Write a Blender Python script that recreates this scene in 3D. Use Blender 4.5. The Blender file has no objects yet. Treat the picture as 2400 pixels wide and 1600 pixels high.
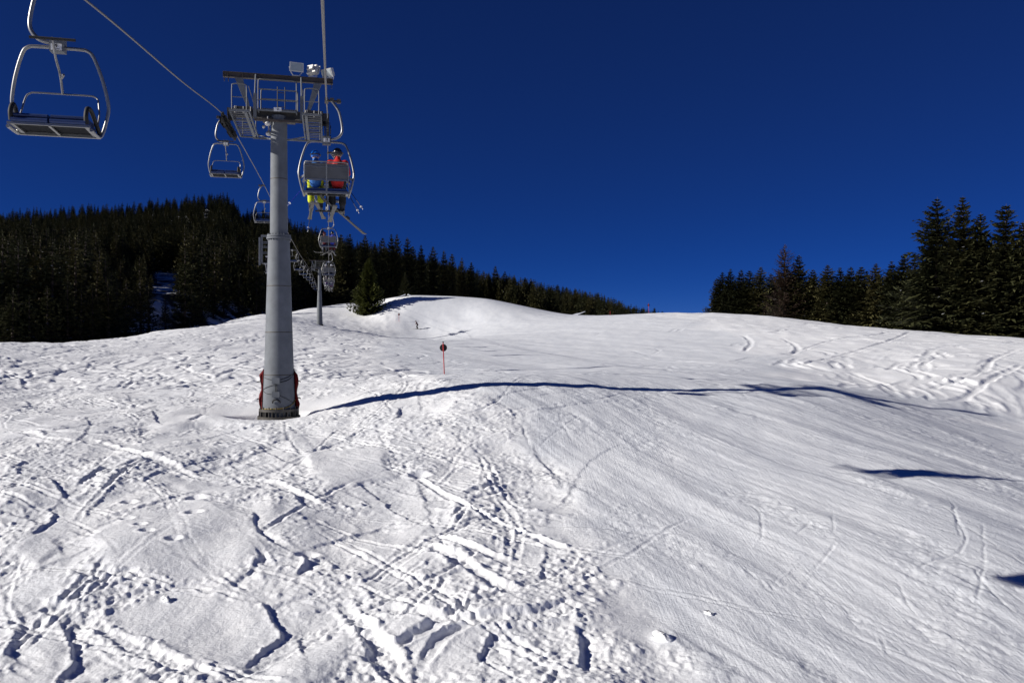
import bpy, bmesh, math, random
import numpy as np
from mathutils import Vector, Matrix

random.seed(7)
RNG = np.random.default_rng(7)
SC = bpy.context.scene
COL = SC.collection
RAD = math.radians

# ------------------------------------------------------------------ camera
F = 1867.0                      # focal length in pixels of a 2400 px wide frame (28 mm equivalent)
cam_data = bpy.data.cameras.new('camera')
cam_data.sensor_width = 36.0
cam_data.lens = 36.0 * F / 2400.0
cam_data.clip_start = 0.05
cam_data.clip_end = 6000.0
cam = bpy.data.objects.new('camera', cam_data)
cam.location = (0, 0, 0)
cam.rotation_euler = (RAD(90), 0, 0)
COL.objects.link(cam)
SC.camera = cam

# ------------------------------------------------------------------ sky and sun
SUN_HEADING = -106.0            # clockwise from +Y, degrees
SUN_ELEV = 23.9
world = bpy.data.worlds.new('World')
SC.world = world
world.use_nodes = True
wn = world.node_tree.nodes
wl = world.node_tree.links
wn.clear()
w_out = wn.new('ShaderNodeOutputWorld')
w_bg = wn.new('ShaderNodeBackground')
w_sky = wn.new('ShaderNodeTexSky')
w_sky.sky_type = 'NISHITA'
w_sky.sun_disc = False
w_sky.sun_elevation = RAD(SUN_ELEV)
w_sky.sun_rotation = RAD(SUN_HEADING % 360.0)
w_sky.altitude = 11000.0
w_sky.air_density = 1.0
w_sky.dust_density = 0.0
w_sky.ozone_density = 3.5
w_gam = wn.new('ShaderNodeGamma')          # deep winter alpine blue: contrast of the whole sky
w_gam.inputs['Gamma'].default_value = 0.8
w_hsv = wn.new('ShaderNodeHueSaturation')
w_hsv.inputs['Saturation'].default_value = 1.32
w_hsv.inputs['Hue'].default_value = 0.525
wl.new(w_sky.outputs['Color'], w_gam.inputs['Color'])
wl.new(w_gam.outputs['Color'], w_hsv.inputs['Color'])
wl.new(w_hsv.outputs['Color'], w_bg.inputs['Color'])
w_bg.inputs['Strength'].default_value = 0.068
wl.new(w_bg.outputs['Background'], w_out.inputs['Surface'])

sun_data = bpy.data.lights.new('sun', 'SUN')
sun_data.energy = 5.0
sun_data.angle = RAD(0.53)
sun_data.color = (1.0, 0.955, 0.88)
sun = bpy.data.objects.new('sun', sun_data)
_h = RAD(SUN_HEADING)
_e = RAD(SUN_ELEV)
SUN_DIR = Vector((math.sin(_h) * math.cos(_e), math.cos(_h) * math.cos(_e), math.sin(_e)))
sun.rotation_euler = (-SUN_DIR).to_track_quat('-Z', 'Y').to_euler()
sun.location = SUN_DIR * 200.0
COL.objects.link(sun)

SC.view_settings.view_transform = 'Standard'
SC.view_settings.look = 'None'
SC.view_settings.gamma = 1.0
SC.view_settings.use_curve_mapping = False
SC.view_settings.exposure = 0.23
SC.cycles.max_bounces = 6
SC.cycles.diffuse_bounces = 3
SC.cycles.glossy_bounces = 2
SC.cycles.transparent_max_bounces = 4

# ------------------------------------------------------------------ small helpers
def tag(o, label=None, cat=None, group=None, kind=None):
    if label: o['label'] = label
    if cat: o['category'] = cat
    if group: o['group'] = group
    if kind: o['kind'] = kind
    return o

def empty(name, loc=(0, 0, 0), rz=0.0, parent=None):
    o = bpy.data.objects.new(name, None)
    o.empty_display_size = 0.2
    COL.objects.link(o)
    o.location = loc
    o.rotation_euler = (0, 0, rz)
    if parent is not None:
        o.parent = parent
    return o

MATS = {}
def material(name, color, rough=0.6, metal=0.0, spec=0.5, noise=0.0, nscale=8.0, bump=0.0, bscale=30.0, coat=0.0):
    """procedural principled material with a little broken-up colour and relief"""
    m = bpy.data.materials.new(name)
    m.use_nodes = True
    nt = m.node_tree
    n, l = nt.nodes, nt.links
    b = n['Principled BSDF']
    b.inputs['Roughness'].default_value = rough
    b.inputs['Metallic'].default_value = metal
    b.inputs['Specular IOR Level'].default_value = spec
    if coat: b.inputs['Coat Weight'].default_value = coat
    c = tuple(color) + (1.0,)
    b.inputs['Base Color'].default_value = c
    if noise > 0 or bump > 0:
        tc = n.new('ShaderNodeTexCoord')
    if noise > 0:
        t = n.new('ShaderNodeTexNoise')
        t.inputs['Scale'].default_value = nscale
        t.inputs['Detail'].default_value = 6.0
        t.inputs['Roughness'].default_value = 0.65
        l.new(tc.outputs['Object'], t.inputs['Vector'])
        r = n.new('ShaderNodeValToRGB')
        r.color_ramp.elements[0].position = 0.3
        r.color_ramp.elements[1].position = 0.7
        r.color_ramp.elements[0].color = tuple(max(0, v * (1 - noise)) for v in color) + (1,)
        r.color_ramp.elements[1].color = tuple(min(1, v * (1 + noise)) for v in color) + (1,)
        l.new(t.outputs['Fac'], r.inputs['Fac'])
        l.new(r.outputs['Color'], b.inputs['Base Color'])
    if bump > 0:
        t2 = n.new('ShaderNodeTexNoise')
        t2.inputs['Scale'].default_value = bscale
        t2.inputs['Detail'].default_value = 4.0
        l.new(tc.outputs['Object'], t2.inputs['Vector'])
        bp = n.new('ShaderNodeBump')
        bp.inputs['Strength'].default_value = bump
        bp.inputs['Distance'].default_value = 0.02
        l.new(t2.outputs['Fac'], bp.inputs['Height'])
        l.new(bp.outputs['Normal'], b.inputs['Normal'])
    MATS[name] = m
    return m

def link_mesh(name, me, parent=None, mats=()):
    o = bpy.data.objects.new(name, me)
    for m in mats:
        me.materials.append(m)
    COL.objects.link(o)
    if parent is not None:
        o.parent = parent
    return o

# ------------------------------------------------------------------ lift line frame
LIFT = math.atan2(772 - 1200, F)             # heading of the lift line as seen from the camera
LD = Vector((math.sin(LIFT), math.cos(LIFT), 0))      # along the line, uphill
LR = Vector((math.cos(LIFT), -math.sin(LIFT), 0))     # to the right of the line
LROT = -LIFT                                  # z rotation that turns +Y into LD
def lift_xy(lat, depth):
    """point at sideways offset lat from the line through the camera whose camera depth (Y) is depth"""
    s = (depth - lat * LR.y) / LD.y
    return LD.x * s + LR.x * lat, depth
LAT_R, LAT_L = -0.07, -4.0
LAT_T = 0.5 * (LAT_R + LAT_L)

# ------------------------------------------------------------------ terrain: large form
CTRL = [  # photo column, photo row, distance: the slope as surveyed from the photograph
 # foreground
 (-300,1600,12.4),(0,1600,12.5),(600,1600,12.6),(1200,1600,12.7),(1800,1600,12.9),(2400,1600,13.1),(2700,1600,13.2),
 (0,1350,16.5),(600,1350,16.7),(1200,1350,17.0),(1800,1350,17.3),(2390,1340,17.5),
 (0,1100,23.0),(500,1100,24.0),(900,1100,25.0),(1250,1110,25.0),(1700,1110,25.0),(2140,1115,24.9),
 # the brow the tower shadow falls across
 (665,966,33.0),(850,940,33.9),(1130,902,35.3),(1400,907,36.8),(1700,915,38.7),(1924,913,40.2),(2170,952,41.9),(2400,985,42.5),
 (300,950,36.0),(0,935,38.0),(-300,940,38.0),
 # middle
 (0,880,52.0),(300,860,60.0),(600,850,62.0),(900,852,66.0),(1042,880,55.0),(1250,862,65.0),(1500,860,62.0),(1750,862,58.0),(2050,890,54.0),(2350,905,50.0),
 (1300,805,105.0),(1000,800,120.0),(1600,800,92.0),(1900,810,78.0),(2200,825,70.0),(2450,840,64.0),
 (150,830,72.0),(600,790,110.0),(850,785,135.0),(350,805,92.0),
 # left crest
 (-300,812,75.0),(0,802,82.0),(130,805,90.0),(250,798,102.0),(400,772,126.0),(600,737,170.0),(720,722,210.0),(815,710,228.0),
 (755,762,170.0),(868,736,200.0),
 # far piste
 (978,773,187.0),(1180,762,175.0),(1080,737,195.0),(960,697,203.5),(925,698,208.0),(900,726,197.0),(893,701,212.0),(930,725,197.0),(1010,698,204.5),(1060,699,204.5),(1040,737,195.0),(1140,701,206.0),(1230,718,207.0),(1340,738,207.0),(990,737,195.0),(850,716,218.0),
 # right crest
 (1400,741,205.0),(1550,734,172.0),(1700,735,152.0),(1850,747,132.0),(2000,764,115.0),(2200,780,98.0),(2400,795,86.0),(2700,805,80.0),
 # beyond the crests the ground falls away
 (-300,850,120.0),(0,845,130.0),(250,835,150.0),(400,812,176.0),(600,772,225.0),(720,752,265.0),(830,735,310.0),
 (960,714,226.0),(1020,714,226.0),(1080,716,232.0),(960,735,335.0),(1140,718,228.0),(1140,735,335.0),(1250,752,300.0),(1340,760,290.0),
 (1550,752,230.0),(1700,758,205.0),(1850,775,185.0),(2000,792,165.0),(2200,806,145.0),(2400,820,130.0),(2700,835,120.0),
]
KS = 1.6
_cp = np.array([((px - 1200) / F * KS, math.log(d)) for px, py, d in CTRL])
_ct = np.array([(800 - py) / F for px, py, d in CTRL])
def _tps_kernel(r2):
    return 0.5 * r2 * np.log(np.maximum(r2, 1e-12))
def _fit():
    n = len(_cp)
    d2 = ((_cp[:, None, :] - _cp[None, :, :]) ** 2).sum(-1)
    A = np.zeros((n + 3, n + 3))
    A[:n, :n] = _tps_kernel(d2) + np.eye(n) * 0.0006
    A[:n, n] = 1; A[:n, n + 1:] = _cp
    A[n, :n] = 1; A[n + 1:, :n] = _cp.T
    b = np.zeros(n + 3); b[:n] = _ct
    return np.linalg.solve(A, b)
_tw = _fit()
YLO, YHI, KLIM = 12.0, 335.0, 0.86
def macro(x, y):
    """height of the snow slope without small relief"""
    x = np.asarray(x, float); y = np.asarray(y, float)
    shp = np.broadcast(x, y).shape
    x = np.broadcast_to(x, shp).ravel(); y = np.broadcast_to(y, shp).ravel()
    yc = np.clip(y, YLO, YHI)
    k = np.clip(x / np.maximum(y, YLO), -KLIM, KLIM) * KS
    v = np.log(yc)
    t = _tw[-3] + _tw[-2] * k + _tw[-1] * v
    for i in range(len(_cp)):
        t = t + _tw[i] * _tps_kernel((k - _cp[i, 0]) ** 2 + (v - _cp[i, 1]) ** 2)
    z = t * yc
    z = z + np.where(y < YLO, (y - YLO) * 0.105, 0) + np.where(y > YHI, (YHI - y) * 0.08, 0)
    return z.reshape(shp)
def unproject(px, py, lo=10.0, hi=330.0):
    """where the photo ray meets the slope"""
    k = (px - 1200) / F
    ys = np.exp(np.linspace(math.log(lo), math.log(hi), 900))
    tt = macro(k * ys, ys) / ys
    target = (800 - py) / F
    idx = np.nonzero(tt >= target)[0]
    i = idx[0] if len(idx) else len(ys) - 1
    if i > 0:
        f = (target - tt[i - 1]) / (tt[i] - tt[i - 1] + 1e-9)
        y = ys[i - 1] + (ys[i] - ys[i - 1]) * min(max(f, 0), 1)
    else:
        y = ys[0]
    return k * y, y

# ------------------------------------------------------------------ noise
_TAB = RNG.random((256, 256))
def vnoise(x, y, seed=0):
    x = x + seed * 17.31; y = y + seed * 7.77
    xi = np.floor(x).astype(np.int64); yi = np.floor(y).astype(np.int64)
    fx = x - xi; fy = y - yi
    fx = fx * fx * fx * (fx * (fx * 6 - 15) + 10); fy = fy * fy * fy * (fy * (fy * 6 - 15) + 10)
    x0 = xi & 255; x1 = (xi + 1) & 255; y0 = yi & 255; y1 = (yi + 1) & 255
    a = _TAB[y0, x0]; b = _TAB[y0, x1]; c = _TAB[y1, x0]; d = _TAB[y1, x1]
    return (a + (b - a) * fx) * (1 - fy) + (c + (d - c) * fx) * fy
def fbm(x, y, octs=4, seed=0, gain=0.5):
    s = 0; a = 1; n = 0
    ca, sa = math.cos(0.6), math.sin(0.6)
    for o in range(octs):
        s = s + a * vnoise(x, y, seed + o * 3)
        n += a; a *= gain
        x, y = (x * ca - y * sa) * 2.03, (x * sa + y * ca) * 2.03
    return s / n
def sstep(a, b, x):
    t = np.clip((x - a) / (b - a), 0, 1)
    return t * t * (3 - 2 * t)

# ------------------------------------------------------------------ regions of the slope
def _curve(pts):
    w = sorted([unproject(*p) for p in pts], key=lambda q: q[1])
    return np.array([q[1] for q in w]), np.array([q[0] for q in w])
BL_Y, BL_X = _curve([(1600,1598),(1545,1500),(1440,1320),(1330,1200),(1260,1090),(1185,960),(1090,905),(985,868),(900,838),(890,812),(925,780),(945,740),(962,705)])
BR_Y, BR_X = _curve([(2400,985),(2060,945),(1890,890),(1760,835),(1690,785),(1610,757),(1560,740)])
def piste_mask(x, y):
    """1 on the groomed piste, 0 on the tracked-out snow at its left"""
    xb = np.interp(y, BL_Y, BL_X)
    w = 0.35 + 0.012 * y
    wob = (vnoise(x * 0.35, y * 0.35, 51) - 0.5) * 1.8 + (vnoise(x * 1.3, y * 1.3, 52) - 0.5) * 0.7
    return sstep(-w, w, x - xb + wob)
def right_mask(x, y):
    """1 on the powder field right of the piste"""
    xb = np.interp(y, BR_Y, BR_X)
    xb = np.where(y < BR_Y[0], 1e4, xb)
    wob = (vnoise(x * 0.12, y * 0.12, 61) - 0.5) * 6
    return sstep(-1.5, 2.5, x - xb + wob)
TOWER_XY = lift_xy(LAT_T, 33.0)
def bowl(x, y):
    """wind scoop round the tower foot: (depression, calm-snow mask)"""
    dx = x - TOWER_XY[0]; dy = y - TOWER_XY[1]
    r = np.sqrt((np.where(dx < 0, dx / 1.45, dx / 1.15)) ** 2 + dy ** 2)
    dep = 0.55 * (1 - sstep(0.75, 1.6, r)) + 0.30 * (1 - sstep(1.0, 3.8, r)) * sstep(-0.6, 1.4, dy)
    lip = 0.07 * np.exp(-((r - 2.0) / 0.5) ** 2) * (dy < 0) * (1 - sstep(-0.4, 0.6, dx))
    calm = 1 - sstep(2.3, 4.0, r + 1.3 * (dy < 0))
    return lip - dep, calm

class HMap:
    """regular height map of the small relief"""
    def __init__(s, x0, x1, y0, y1, res):
        s.x0, s.y0, s.res = x0, y0, res
        s.nx = int((x1 - x0) / res) + 1; s.ny = int((y1 - y0) / res) + 1
        s.xs = x0 + np.arange(s.nx) * res; s.ys = y0 + np.arange(s.ny) * res
        s.X, s.Y = np.meshgrid(s.xs, s.ys)
        s.H = np.zeros((s.ny, s.nx))
        s.R = np.zeros((s.ny, s.nx))            # how crumbly the snow is
    def stamp(s, pts, width, depth, kind='trench', side=1.0, flat=0.6, L=0.5, berm=0.45, seed=0, jag=1.0):
        p = np.array(pts, float)
        if len(p) > 2:                                   # smooth the polyline (Catmull-Rom)
            q = np.vstack([2 * p[0] - p[1], p, 2 * p[-1] - p[-2]])
            out = []
            for i in range(len(p) - 1):
                a, b, c, d = q[i:i + 4]
                t = np.linspace(0, 1, 12, endpoint=False)[:, None]
                out.append(0.5 * ((2 * b) + (c - a) * t + (2 * a - 5 * b + 4 * c - d) * t ** 2 + (3 * b - a - 3 * c + d) * t ** 3))
            p = np.vstack(out + [p[-1:]])
        seg = np.hypot(*np.diff(p, axis=0).T)
        cum = np.concatenate([[0], np.cumsum(seg)])
        if cum[-1] < s.res * 6: return
        n = int(cum[-1] / (s.res * 0.6)) + 2
        u = np.linspace(0, cum[-1], n)
        px = np.interp(u, cum, p[:, 0]); py = np.interp(u, cum, p[:, 1])
        tx = np.gradient(px); ty = np.gradient(py)
        ln = np.hypot(tx, ty) + 1e-9
        nx, ny = ty / ln, -tx / ln                      # right-hand normal
        R = width * 2.4 if kind == 'trench' else max(L * 3.2, 0.3)
        m = int(2 * R / (s.res * 0.6)) + 3
        off = np.linspace(-R, R, m)
        wj = 1 + 0.35 * (vnoise(u * 1.1, u * 0 + 3.3, seed + 5) - 0.5) * 2
        lat = off[None, :] + 0 * u[:, None]
        cx = np.rint((px[:, None] + nx[:, None] * lat - s.x0) / s.res).astype(int)
        cy = np.rint((py[:, None] + ny[:, None] * lat - s.y0) / s.res).astype(int)
        jx = px[:, None] + nx[:, None] * lat; jy = py[:, None] + ny[:, None] * lat
        jf = min(1.0, 0.036 / s.res) * 0.8 + 0.2
        lat = lat + (0.22 * (vnoise(jx * 2.6 * jf, jy * 2.6 * jf, 71) - 0.5) + 0.12 * (vnoise(jx * 7.5 * jf, jy * 7.5 * jf, 72) - 0.5)) * jag
        end = np.minimum(1, np.minimum(u, cum[-1] - u) / (0.12 * cum[-1] + 0.2))
        end = (end * end * (3 - 2 * end))[:, None]
        if kind == 'trench':
            a = np.abs(lat) / (width * wj[:, None])
            prof = -depth * (1 - sstep(0.62, 1.0, a))
            prof = prof + berm * depth * np.exp(-((a - 1.35) / 0.32) ** 2) * (1.0 if berm < 0.5 else 1.0) * np.where(lat * side > 0, 1.25, 0.5)
            fl = flat * (1 - sstep(0.8, 1.15, a))
            cr = np.exp(-((a - 1.0) / 0.9) ** 2)
        else:
            q = lat * side
            prof = np.where(q > 0, -depth * sstep(0, 0.05 + width * 0.4, q) * np.exp(-q / L), 0.16 * depth * np.exp(q / 0.18))
            fl = flat * np.where(q > 0, np.exp(-q / (L * 0.4)), np.exp(q / 0.3)) * 0.8
            cr = np.where(q > 0, np.exp(-q / (0.55 * L)), np.exp(q / 0.07))
        prof = prof * end; fl = fl * end + 0 * prof; cr = cr * end * min(1.0, depth / 0.05)
        ok = (cx >= 0) & (cx < s.nx) & (cy >= 0) & (cy < s.ny)
        if not ok.any(): return
        cx, cy, prof, fl, cr = cx[ok], cy[ok], prof[ok], fl[ok], cr[ok]
        bx0, by0 = cx.min(), cy.min()
        bw, bh = cx.max() - bx0 + 1, cy.max() - by0 + 1
        idx = (cy - by0) * bw + (cx - bx0)
        cnt = np.bincount(idx, minlength=bw * bh)
        hs = np.bincount(idx, prof, minlength=bw * bh)
        fs = np.bincount(idx, fl, minlength=bw * bh)
        w = np.maximum(cnt, 1)
        hs = (hs / w).reshape(bh, bw); fs = (fs / w).reshape(bh, bw)
        V = s.H[by0:by0 + bh, bx0:bx0 + bw]
        V *= (1 - fs); V += hs
        rs = (np.bincount(idx, cr, minlength=bw * bh) / w).reshape(bh, bw)
        Q = s.R[by0:by0 + bh, bx0:bx0 + bw]
        np.maximum(Q, rs, out=Q)
    def dimple(s, x, y, r, d, rx=1.0):
        i0 = max(int((x - 3 * r - s.x0) / s.res), 0); i1 = min(int((x + 3 * r - s.x0) / s.res), s.nx - 1)
        j0 = max(int((y - 3 * r - s.y0) / s.res), 0); j1 = min(int((y + 3 * r - s.y0) / s.res), s.ny - 1)
        if i1 <= i0 or j1 <= j0: return
        X = s.X[j0:j1, i0:i1]; Y = s.Y[j0:j1, i0:i1]
        rr = np.hypot((X - x) / rx, Y - y) / r
        s.H[j0:j1, i0:i1] += -d * (1 - sstep(0.55, 1.0, rr)) + 0.25 * abs(d) * np.exp(-((rr - 1.3) / 0.3) ** 2)
    def sample(s, x, y):
        fx = np.clip((x - s.x0) / s.res, 0, s.nx - 1.001); fy = np.clip((y - s.y0) / s.res, 0, s.ny - 1.001)
        ix = fx.astype(int); iy = fy.astype(int); fx = fx - ix; fy = fy - iy
        H = s.H
        return (H[iy, ix] * (1 - fx) + H[iy, ix + 1] * fx) * (1 - fy) + (H[iy + 1, ix] * (1 - fx) + H[iy + 1, ix + 1] * fx) * fy

def wander(x, y, heading, length, amp, wl, step=0.4, seed=0):
    """a ski track: heading swings to and fro"""
    r = np.random.default_rng(seed)
    n = max(int(length / step), 4)
    ph = r.random() * 6.28
    pts = []
    for i in range(n):
        pts.append((x, y))
        h = heading + amp * math.sin(2 * math.pi * i * step / wl + ph)
        x += math.sin(h) * step; y += math.cos(h) * step
    return pts

def side_right(pts):
    """+1 when the right-hand side of the path lies towards +x"""
    return 1.0 if pts[-1][1] >= pts[0][1] else -1.0

def relief_near():
    m = HMap(-34, 32, 8, 47, 0.036)
    X, Y = m.X, m.Y
    off = 1 - piste_mask(X, Y)
    # --- tracked-out snow
    m.H += off * (fbm(X * 0.42, Y * 0.36, 3, 2) - 0.5) * 0.36
    r = np.random.default_rng(11)
    fall = math.atan2(0.30, -0.95)
    area_y = lambda: 9.5 + 37 * r.random() ** 0.8
    for i in range(330):                                   # older tracks: families of long narrow sweeps
        y = area_y(); xb = np.interp(y, BL_Y, BL_X); x = xb - 0.3 - r.random() * (xb + 0.72 * y)
        fam = r.random()
        hd = fall + (r.normal(0.95, 0.22) if fam < 0.45 else r.normal(-0.75, 0.25) if fam < 0.8 else r.normal(0, 0.5))
        if r.random() < 0.5: hd += math.pi
        pts = wander(x, y, hd, 3 + 9 * r.random(), r.uniform(0.05, 0.35), r.uniform(7, 16), seed=1000 + i)
        if r.random() < 0.6:
            w, d = r.uniform(0.035, 0.09), r.uniform(0.010, 0.030)
            m.stamp(pts, w, d, 'trench', side=r.choice([-1, 1]), flat=0.2, seed=i, jag=0.35, berm=0.6)
            if r.random() < 0.45: m.stamp([(a + 0.22, b + 0.1) for a, b in pts], w, d, 'trench', side=r.choice([-1, 1]), flat=0.2, seed=i, jag=0.35, berm=0.6)
        else:
            m.stamp(pts, 0.08, r.uniform(0.015, 0.05), 'step', side=1.0 if math.cos(hd) > 0 else -1.0, L=r.uniform(0.3, 1.0), flat=0.2, seed=i, jag=0.45)
    # calm slabs of wind-packed snow between the tracks
    slab = np.zeros_like(X)
    for poly in [[(250,1440),(330,1395),(470,1378),(600,1405),(645,1490),(551,1578),(400,1540)], [(190,1260),(300,1200),(480,1165),(590,1205),(630,1285),(520,1360),(260,1335)],
                 [(75,1520),(110,1465),(145,1470),(165,1530),(120,1620),(60,1620)], [(870,1450),(1050,1462),(1145,1485),(1100,1552),(960,1575)], [(280,1120),(345,1075),(480,1118),(590,1132),(560,1185),(420,1140)],
                 [(700,1060),(900,1050),(930,1120),(760,1150)], [(20,1300),(140,1190),(180,1230),(90,1330)], [(330,985),(430,955),(470,960),(440,995),(360,1005)], [(640,1560),(800,1480),(830,1530),(760,1620),(660,1620)]]:
        p = np.array([unproject(*q) for q in poly]); c = p.mean(0)
        sd = np.full(X.shape, -1e3)
        for i in range(len(p)):
            e0, e1 = p[i], p[(i + 1) % len(p)]; nrm = np.array([e1[1] - e0[1], e0[0] - e1[0]]); nrm /= np.hypot(*nrm) + 1e-9
            if np.dot(c - e0, nrm) > 0: nrm = -nrm
            sd = np.maximum(sd, (X - e0[0]) * nrm[0] + (Y - e0[1]) * nrm[1])
        slab = np.maximum(slab, 1 - sstep(-0.25, 0.12, sd + 0.3 * (vnoise(X * 2.2, Y * 2.2, 44) - 0.5)))
    m.H = m.H * (1 - 0.8 * slab) + slab * 0.8 * off * (fbm(X * 0.42, Y * 0.36, 2, 2) - 0.5) * 0.36 + slab * 0.03
    m.R *= 1 - 0.9 * slab
    # the tracks that can be made out in the photograph
    T = lambda *p: [unproject(a, b) for a, b in p]
    for pts, w, d, kind, L in [
        (T((60,1400),(107,1418),(214,1452),(306,1506),(344,1521),(413,1556),(478,1586),(520,1612)), 0.2, 0.15, 'trench', 0),
        (T((593,1395),(628,1433),(647,1471),(651,1491),(612,1525),(582,1552),(551,1579)), 0.1, 0.24, 'step', 0.6),
        (T((589,1196),(597,1238),(620,1265),(651,1288)), 0.1, 0.26, 'step', 0.6),
        (T((119,1448),(145,1464),(168,1517),(165,1552),(130,1606)), 0.1, 0.28, 'step', 0.6),
        (T((107,1418),(214,1425),(306,1395),(383,1376),(459,1368),(517,1372)), 0.2, 0.12, 'trench', 0),
        (T((517,1372),(563,1353),(597,1322),(616,1292)), 0.1, 0.16, 'step', 0.4),
        (T((111,1180),(126,1200),(95,1235),(65,1261)), 0.1, 0.2, 'step', 0.6),
        (T((172,1223),(199,1184),(237,1150),(300,1100),(345,1075)), 0.12, 0.13, 'trench', 0),
        (T((180,1348),(225,1349),(260,1346),(300,1342),(332,1337)), 0.09, 0.24, 'trench', 0),
        (T((180,1020),(235,1038),(340,1069),(408,1093),(476,1115),(527,1117),(595,1123),(656,1140),(740,1185),(820,1210)), 0.24, 0.14, 'trench', 0),
        (T((333,1127),(350,1113),(398,1091)), 0.1, 0.2, 'step', 0.5),
        (T((173,1137),(204,1113),(255,1086)), 0.1, 0.26, 'step', 0.6),
        (T((112,1117),(136,1140),(153,1164)), 0.1, 0.24, 'step', 0.5),
        (T((0,1011),(61,1015),(112,1025),(187,1035)), 0.22, 0.14, 'trench', 0),
        (T((221,1015),(289,1011),(354,1001)), 0.18, 0.16, 'trench', 0),
        (T((430,985),(472,972),(478,955)), 0.1, 0.26, 'step', 0.5),
        (T((355,960),(365,985),(385,1000)), 0.1, 0.24, 'step', 0.5),
        (T((962,1110),(1029,1154),(1073,1177),(1140,1212),(1207,1239),(1270,1266),(1319,1284),(1399,1302)), 0.17, 0.14, 'trench', 0),
        (T((850,1431),(939,1442),(1051,1456),(1162,1456),(1252,1447),(1319,1431),(1354,1400)), 0.24, 0.13, 'trench', 0),
        (T((1279,1279),(1274,1311),(1261,1355),(1252,1387)), 0.1, 0.13, 'step', 0.4),
        (T((1337,1467),(1354,1498),(1363,1534),(1363,1585)), 0.12, 0.3, 'step', 0.45),
        (T((1149,1480),(1136,1521),(1104,1550)), 0.1, 0.26, 'step', 0.5),
        (T((957,1271),(1037,1297),(1100,1329),(1171,1378),(1243,1396)), 0.2, 0.14, 'trench', 0),
        (T((997,1248),(1100,1284),(1162,1306),(1234,1333)), 0.18, 0.12, 'trench', 0),
        (T((1087,1159),(1154,1137),(1207,1123)), 0.14, 0.14, 'trench', 0),
        (T((1104,1170),(1171,1152),(1243,1139)), 0.14, 0.14, 'trench', 0),
        (T((1247,1034),(1256,1065),(1296,1110),(1319,1150)), 0.1, 0.12, 'step', 0.4),
        (T((850,1552),(895,1525),(939,1516),(1051,1458)), 0.16, 0.13, 'trench', 0),
        (T((979,1565),(1037,1503),(1064,1489),(1154,1458)), 0.16, 0.12, 'trench', 0),
        (T((790,1400),(850,1470),(880,1505),(920,1560),(960,1606)), 0.2, 0.18, 'trench', 0),
        (T((935,950),(932,970),(920,985)), 0.1, 0.22, 'step', 0.5),
        (T((695,1295),(715,1320),(690,1350)), 0.14, 0.28, 'step', 0.5),
        (T((0,1560),(20,1500),(45,1450)), 0.3, 0.3, 'step', 0.5),
        (T((830,1480),(850,1520),(865,1560)), 0.12, 0.26, 'step', 0.4),
    ]:
        m.stamp(pts, w * 0.8, d * (0.34 if kind == 'trench' else 0.31), kind, jag=0.4, side=side_right(pts), L=L or 0.5, flat=0.5, seed=int(pts[0][0] * 10))
    for a, b, rr, d in [(984,1114,0.30,0.34),(299,1211,0.16,0.14),(329,1230,0.15,0.14),(344,1250,0.17,0.16),(302,1169,0.2,0.2),
                        (406,1269,0.18,0.2),(459,1165,0.26,0.24),(455,1200,0.22,0.2),(720,1300,0.26,0.22),(560,1120,0.14,0.14)]:
        x, y = unproject(a, b); m.dimple(x, y, rr * 0.8, d * 0.42, 1.3)
    # broken crust and crumbs, in patches between calmer slabs
    patch = sstep(0.43, 0.60, fbm(X * 0.62 + Y * 0.15, Y * 0.40, 4, 1, 0.6)) * (1 - 0.95 * slab)
    m.R *= 1 - 0.5 * slab
    rough = np.clip(0.75 * patch + 0.9 * m.R * (0.4 + 0.9 * vnoise(X * 1.3, Y * 1.3, 15)), 0, 1)
    ch = np.abs(vnoise(X * 2.6, Y * 2.6, 5) - 0.5) * 2
    n6 = vnoise(X * 5.3 + ch, Y * 5.3, 6); n11 = vnoise(X * 10.5, Y * 10.5, 7); n19 = vnoise(X * 16.0, Y * 16.0, 8); n26 = vnoise(X * 23.0, Y * 23.0, 16)
    m.H += off * rough * ((0.5 - ch) * 0.022 + (n6 - 0.5) * 0.030 + np.maximum(n11 - 0.42, 0) * 0.062 + np.maximum(n19 - 0.4, 0) * 0.042 + np.maximum(n26 - 0.4, 0) * 0.03)
    m.H += off * (1 - rough) * ((n11 - 0.5) * 0.006 + (n19 - 0.5) * 0.005 + (vnoise(X * 3.1, Y * 3.1, 14) - 0.5) * 0.02)
    # fresh lumps along the worst places
    cr = sstep(0.56, 0.72, fbm(X * 0.9, Y * 0.7, 3, 9))
    m.H += off * cr * (1 - slab) * (np.maximum(vnoise(X * 5.0, Y * 5.0, 12) - 0.5, 0) * 0.085 + np.maximum(vnoise(X * 9.0, Y * 9.0, 13) - 0.5, 0) * 0.07)
    # --- groomed piste: scraped along the fall line
    ang = 0.38 + 0.12 * (vnoise(X * 0.05, Y * 0.05, 20) - 0.5)
    U = X * np.cos(ang) + Y * np.sin(ang)                   # across
    V = -X * np.sin(ang) + Y * np.cos(ang)                  # along
    U = U + 0.5 * (fbm(X * 0.25, Y * 0.25, 2, 21) - 0.5)
    st = (fbm(U * 0.8, V * 0.14, 2, 22) - 0.5) * 0.12 + (fbm(U * 3.2, V * 0.5, 3, 23) - 0.5) * 0.022 + (vnoise(U * 13, V * 0.5, 24) - 0.5) * 0.010 + (vnoise(U * 7, V * 0.35, 32) - 0.5) * 0.014 + (fbm(X * 1.1, Y * 1.1, 3, 29) - 0.5) * 0.05
    loose = sstep(0.50, 0.62, fbm(U * 0.75, V * 0.28, 4, 25, 0.6))
    st = st + loose * ((vnoise(X * 8, Y * 8, 26) - 0.5) * 0.022 + (vnoise(X * 16, Y * 16, 27) - 0.5) * 0.014 + (vnoise(X * 3.2, Y * 3.2, 28) - 0.5) * 0.03)
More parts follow.
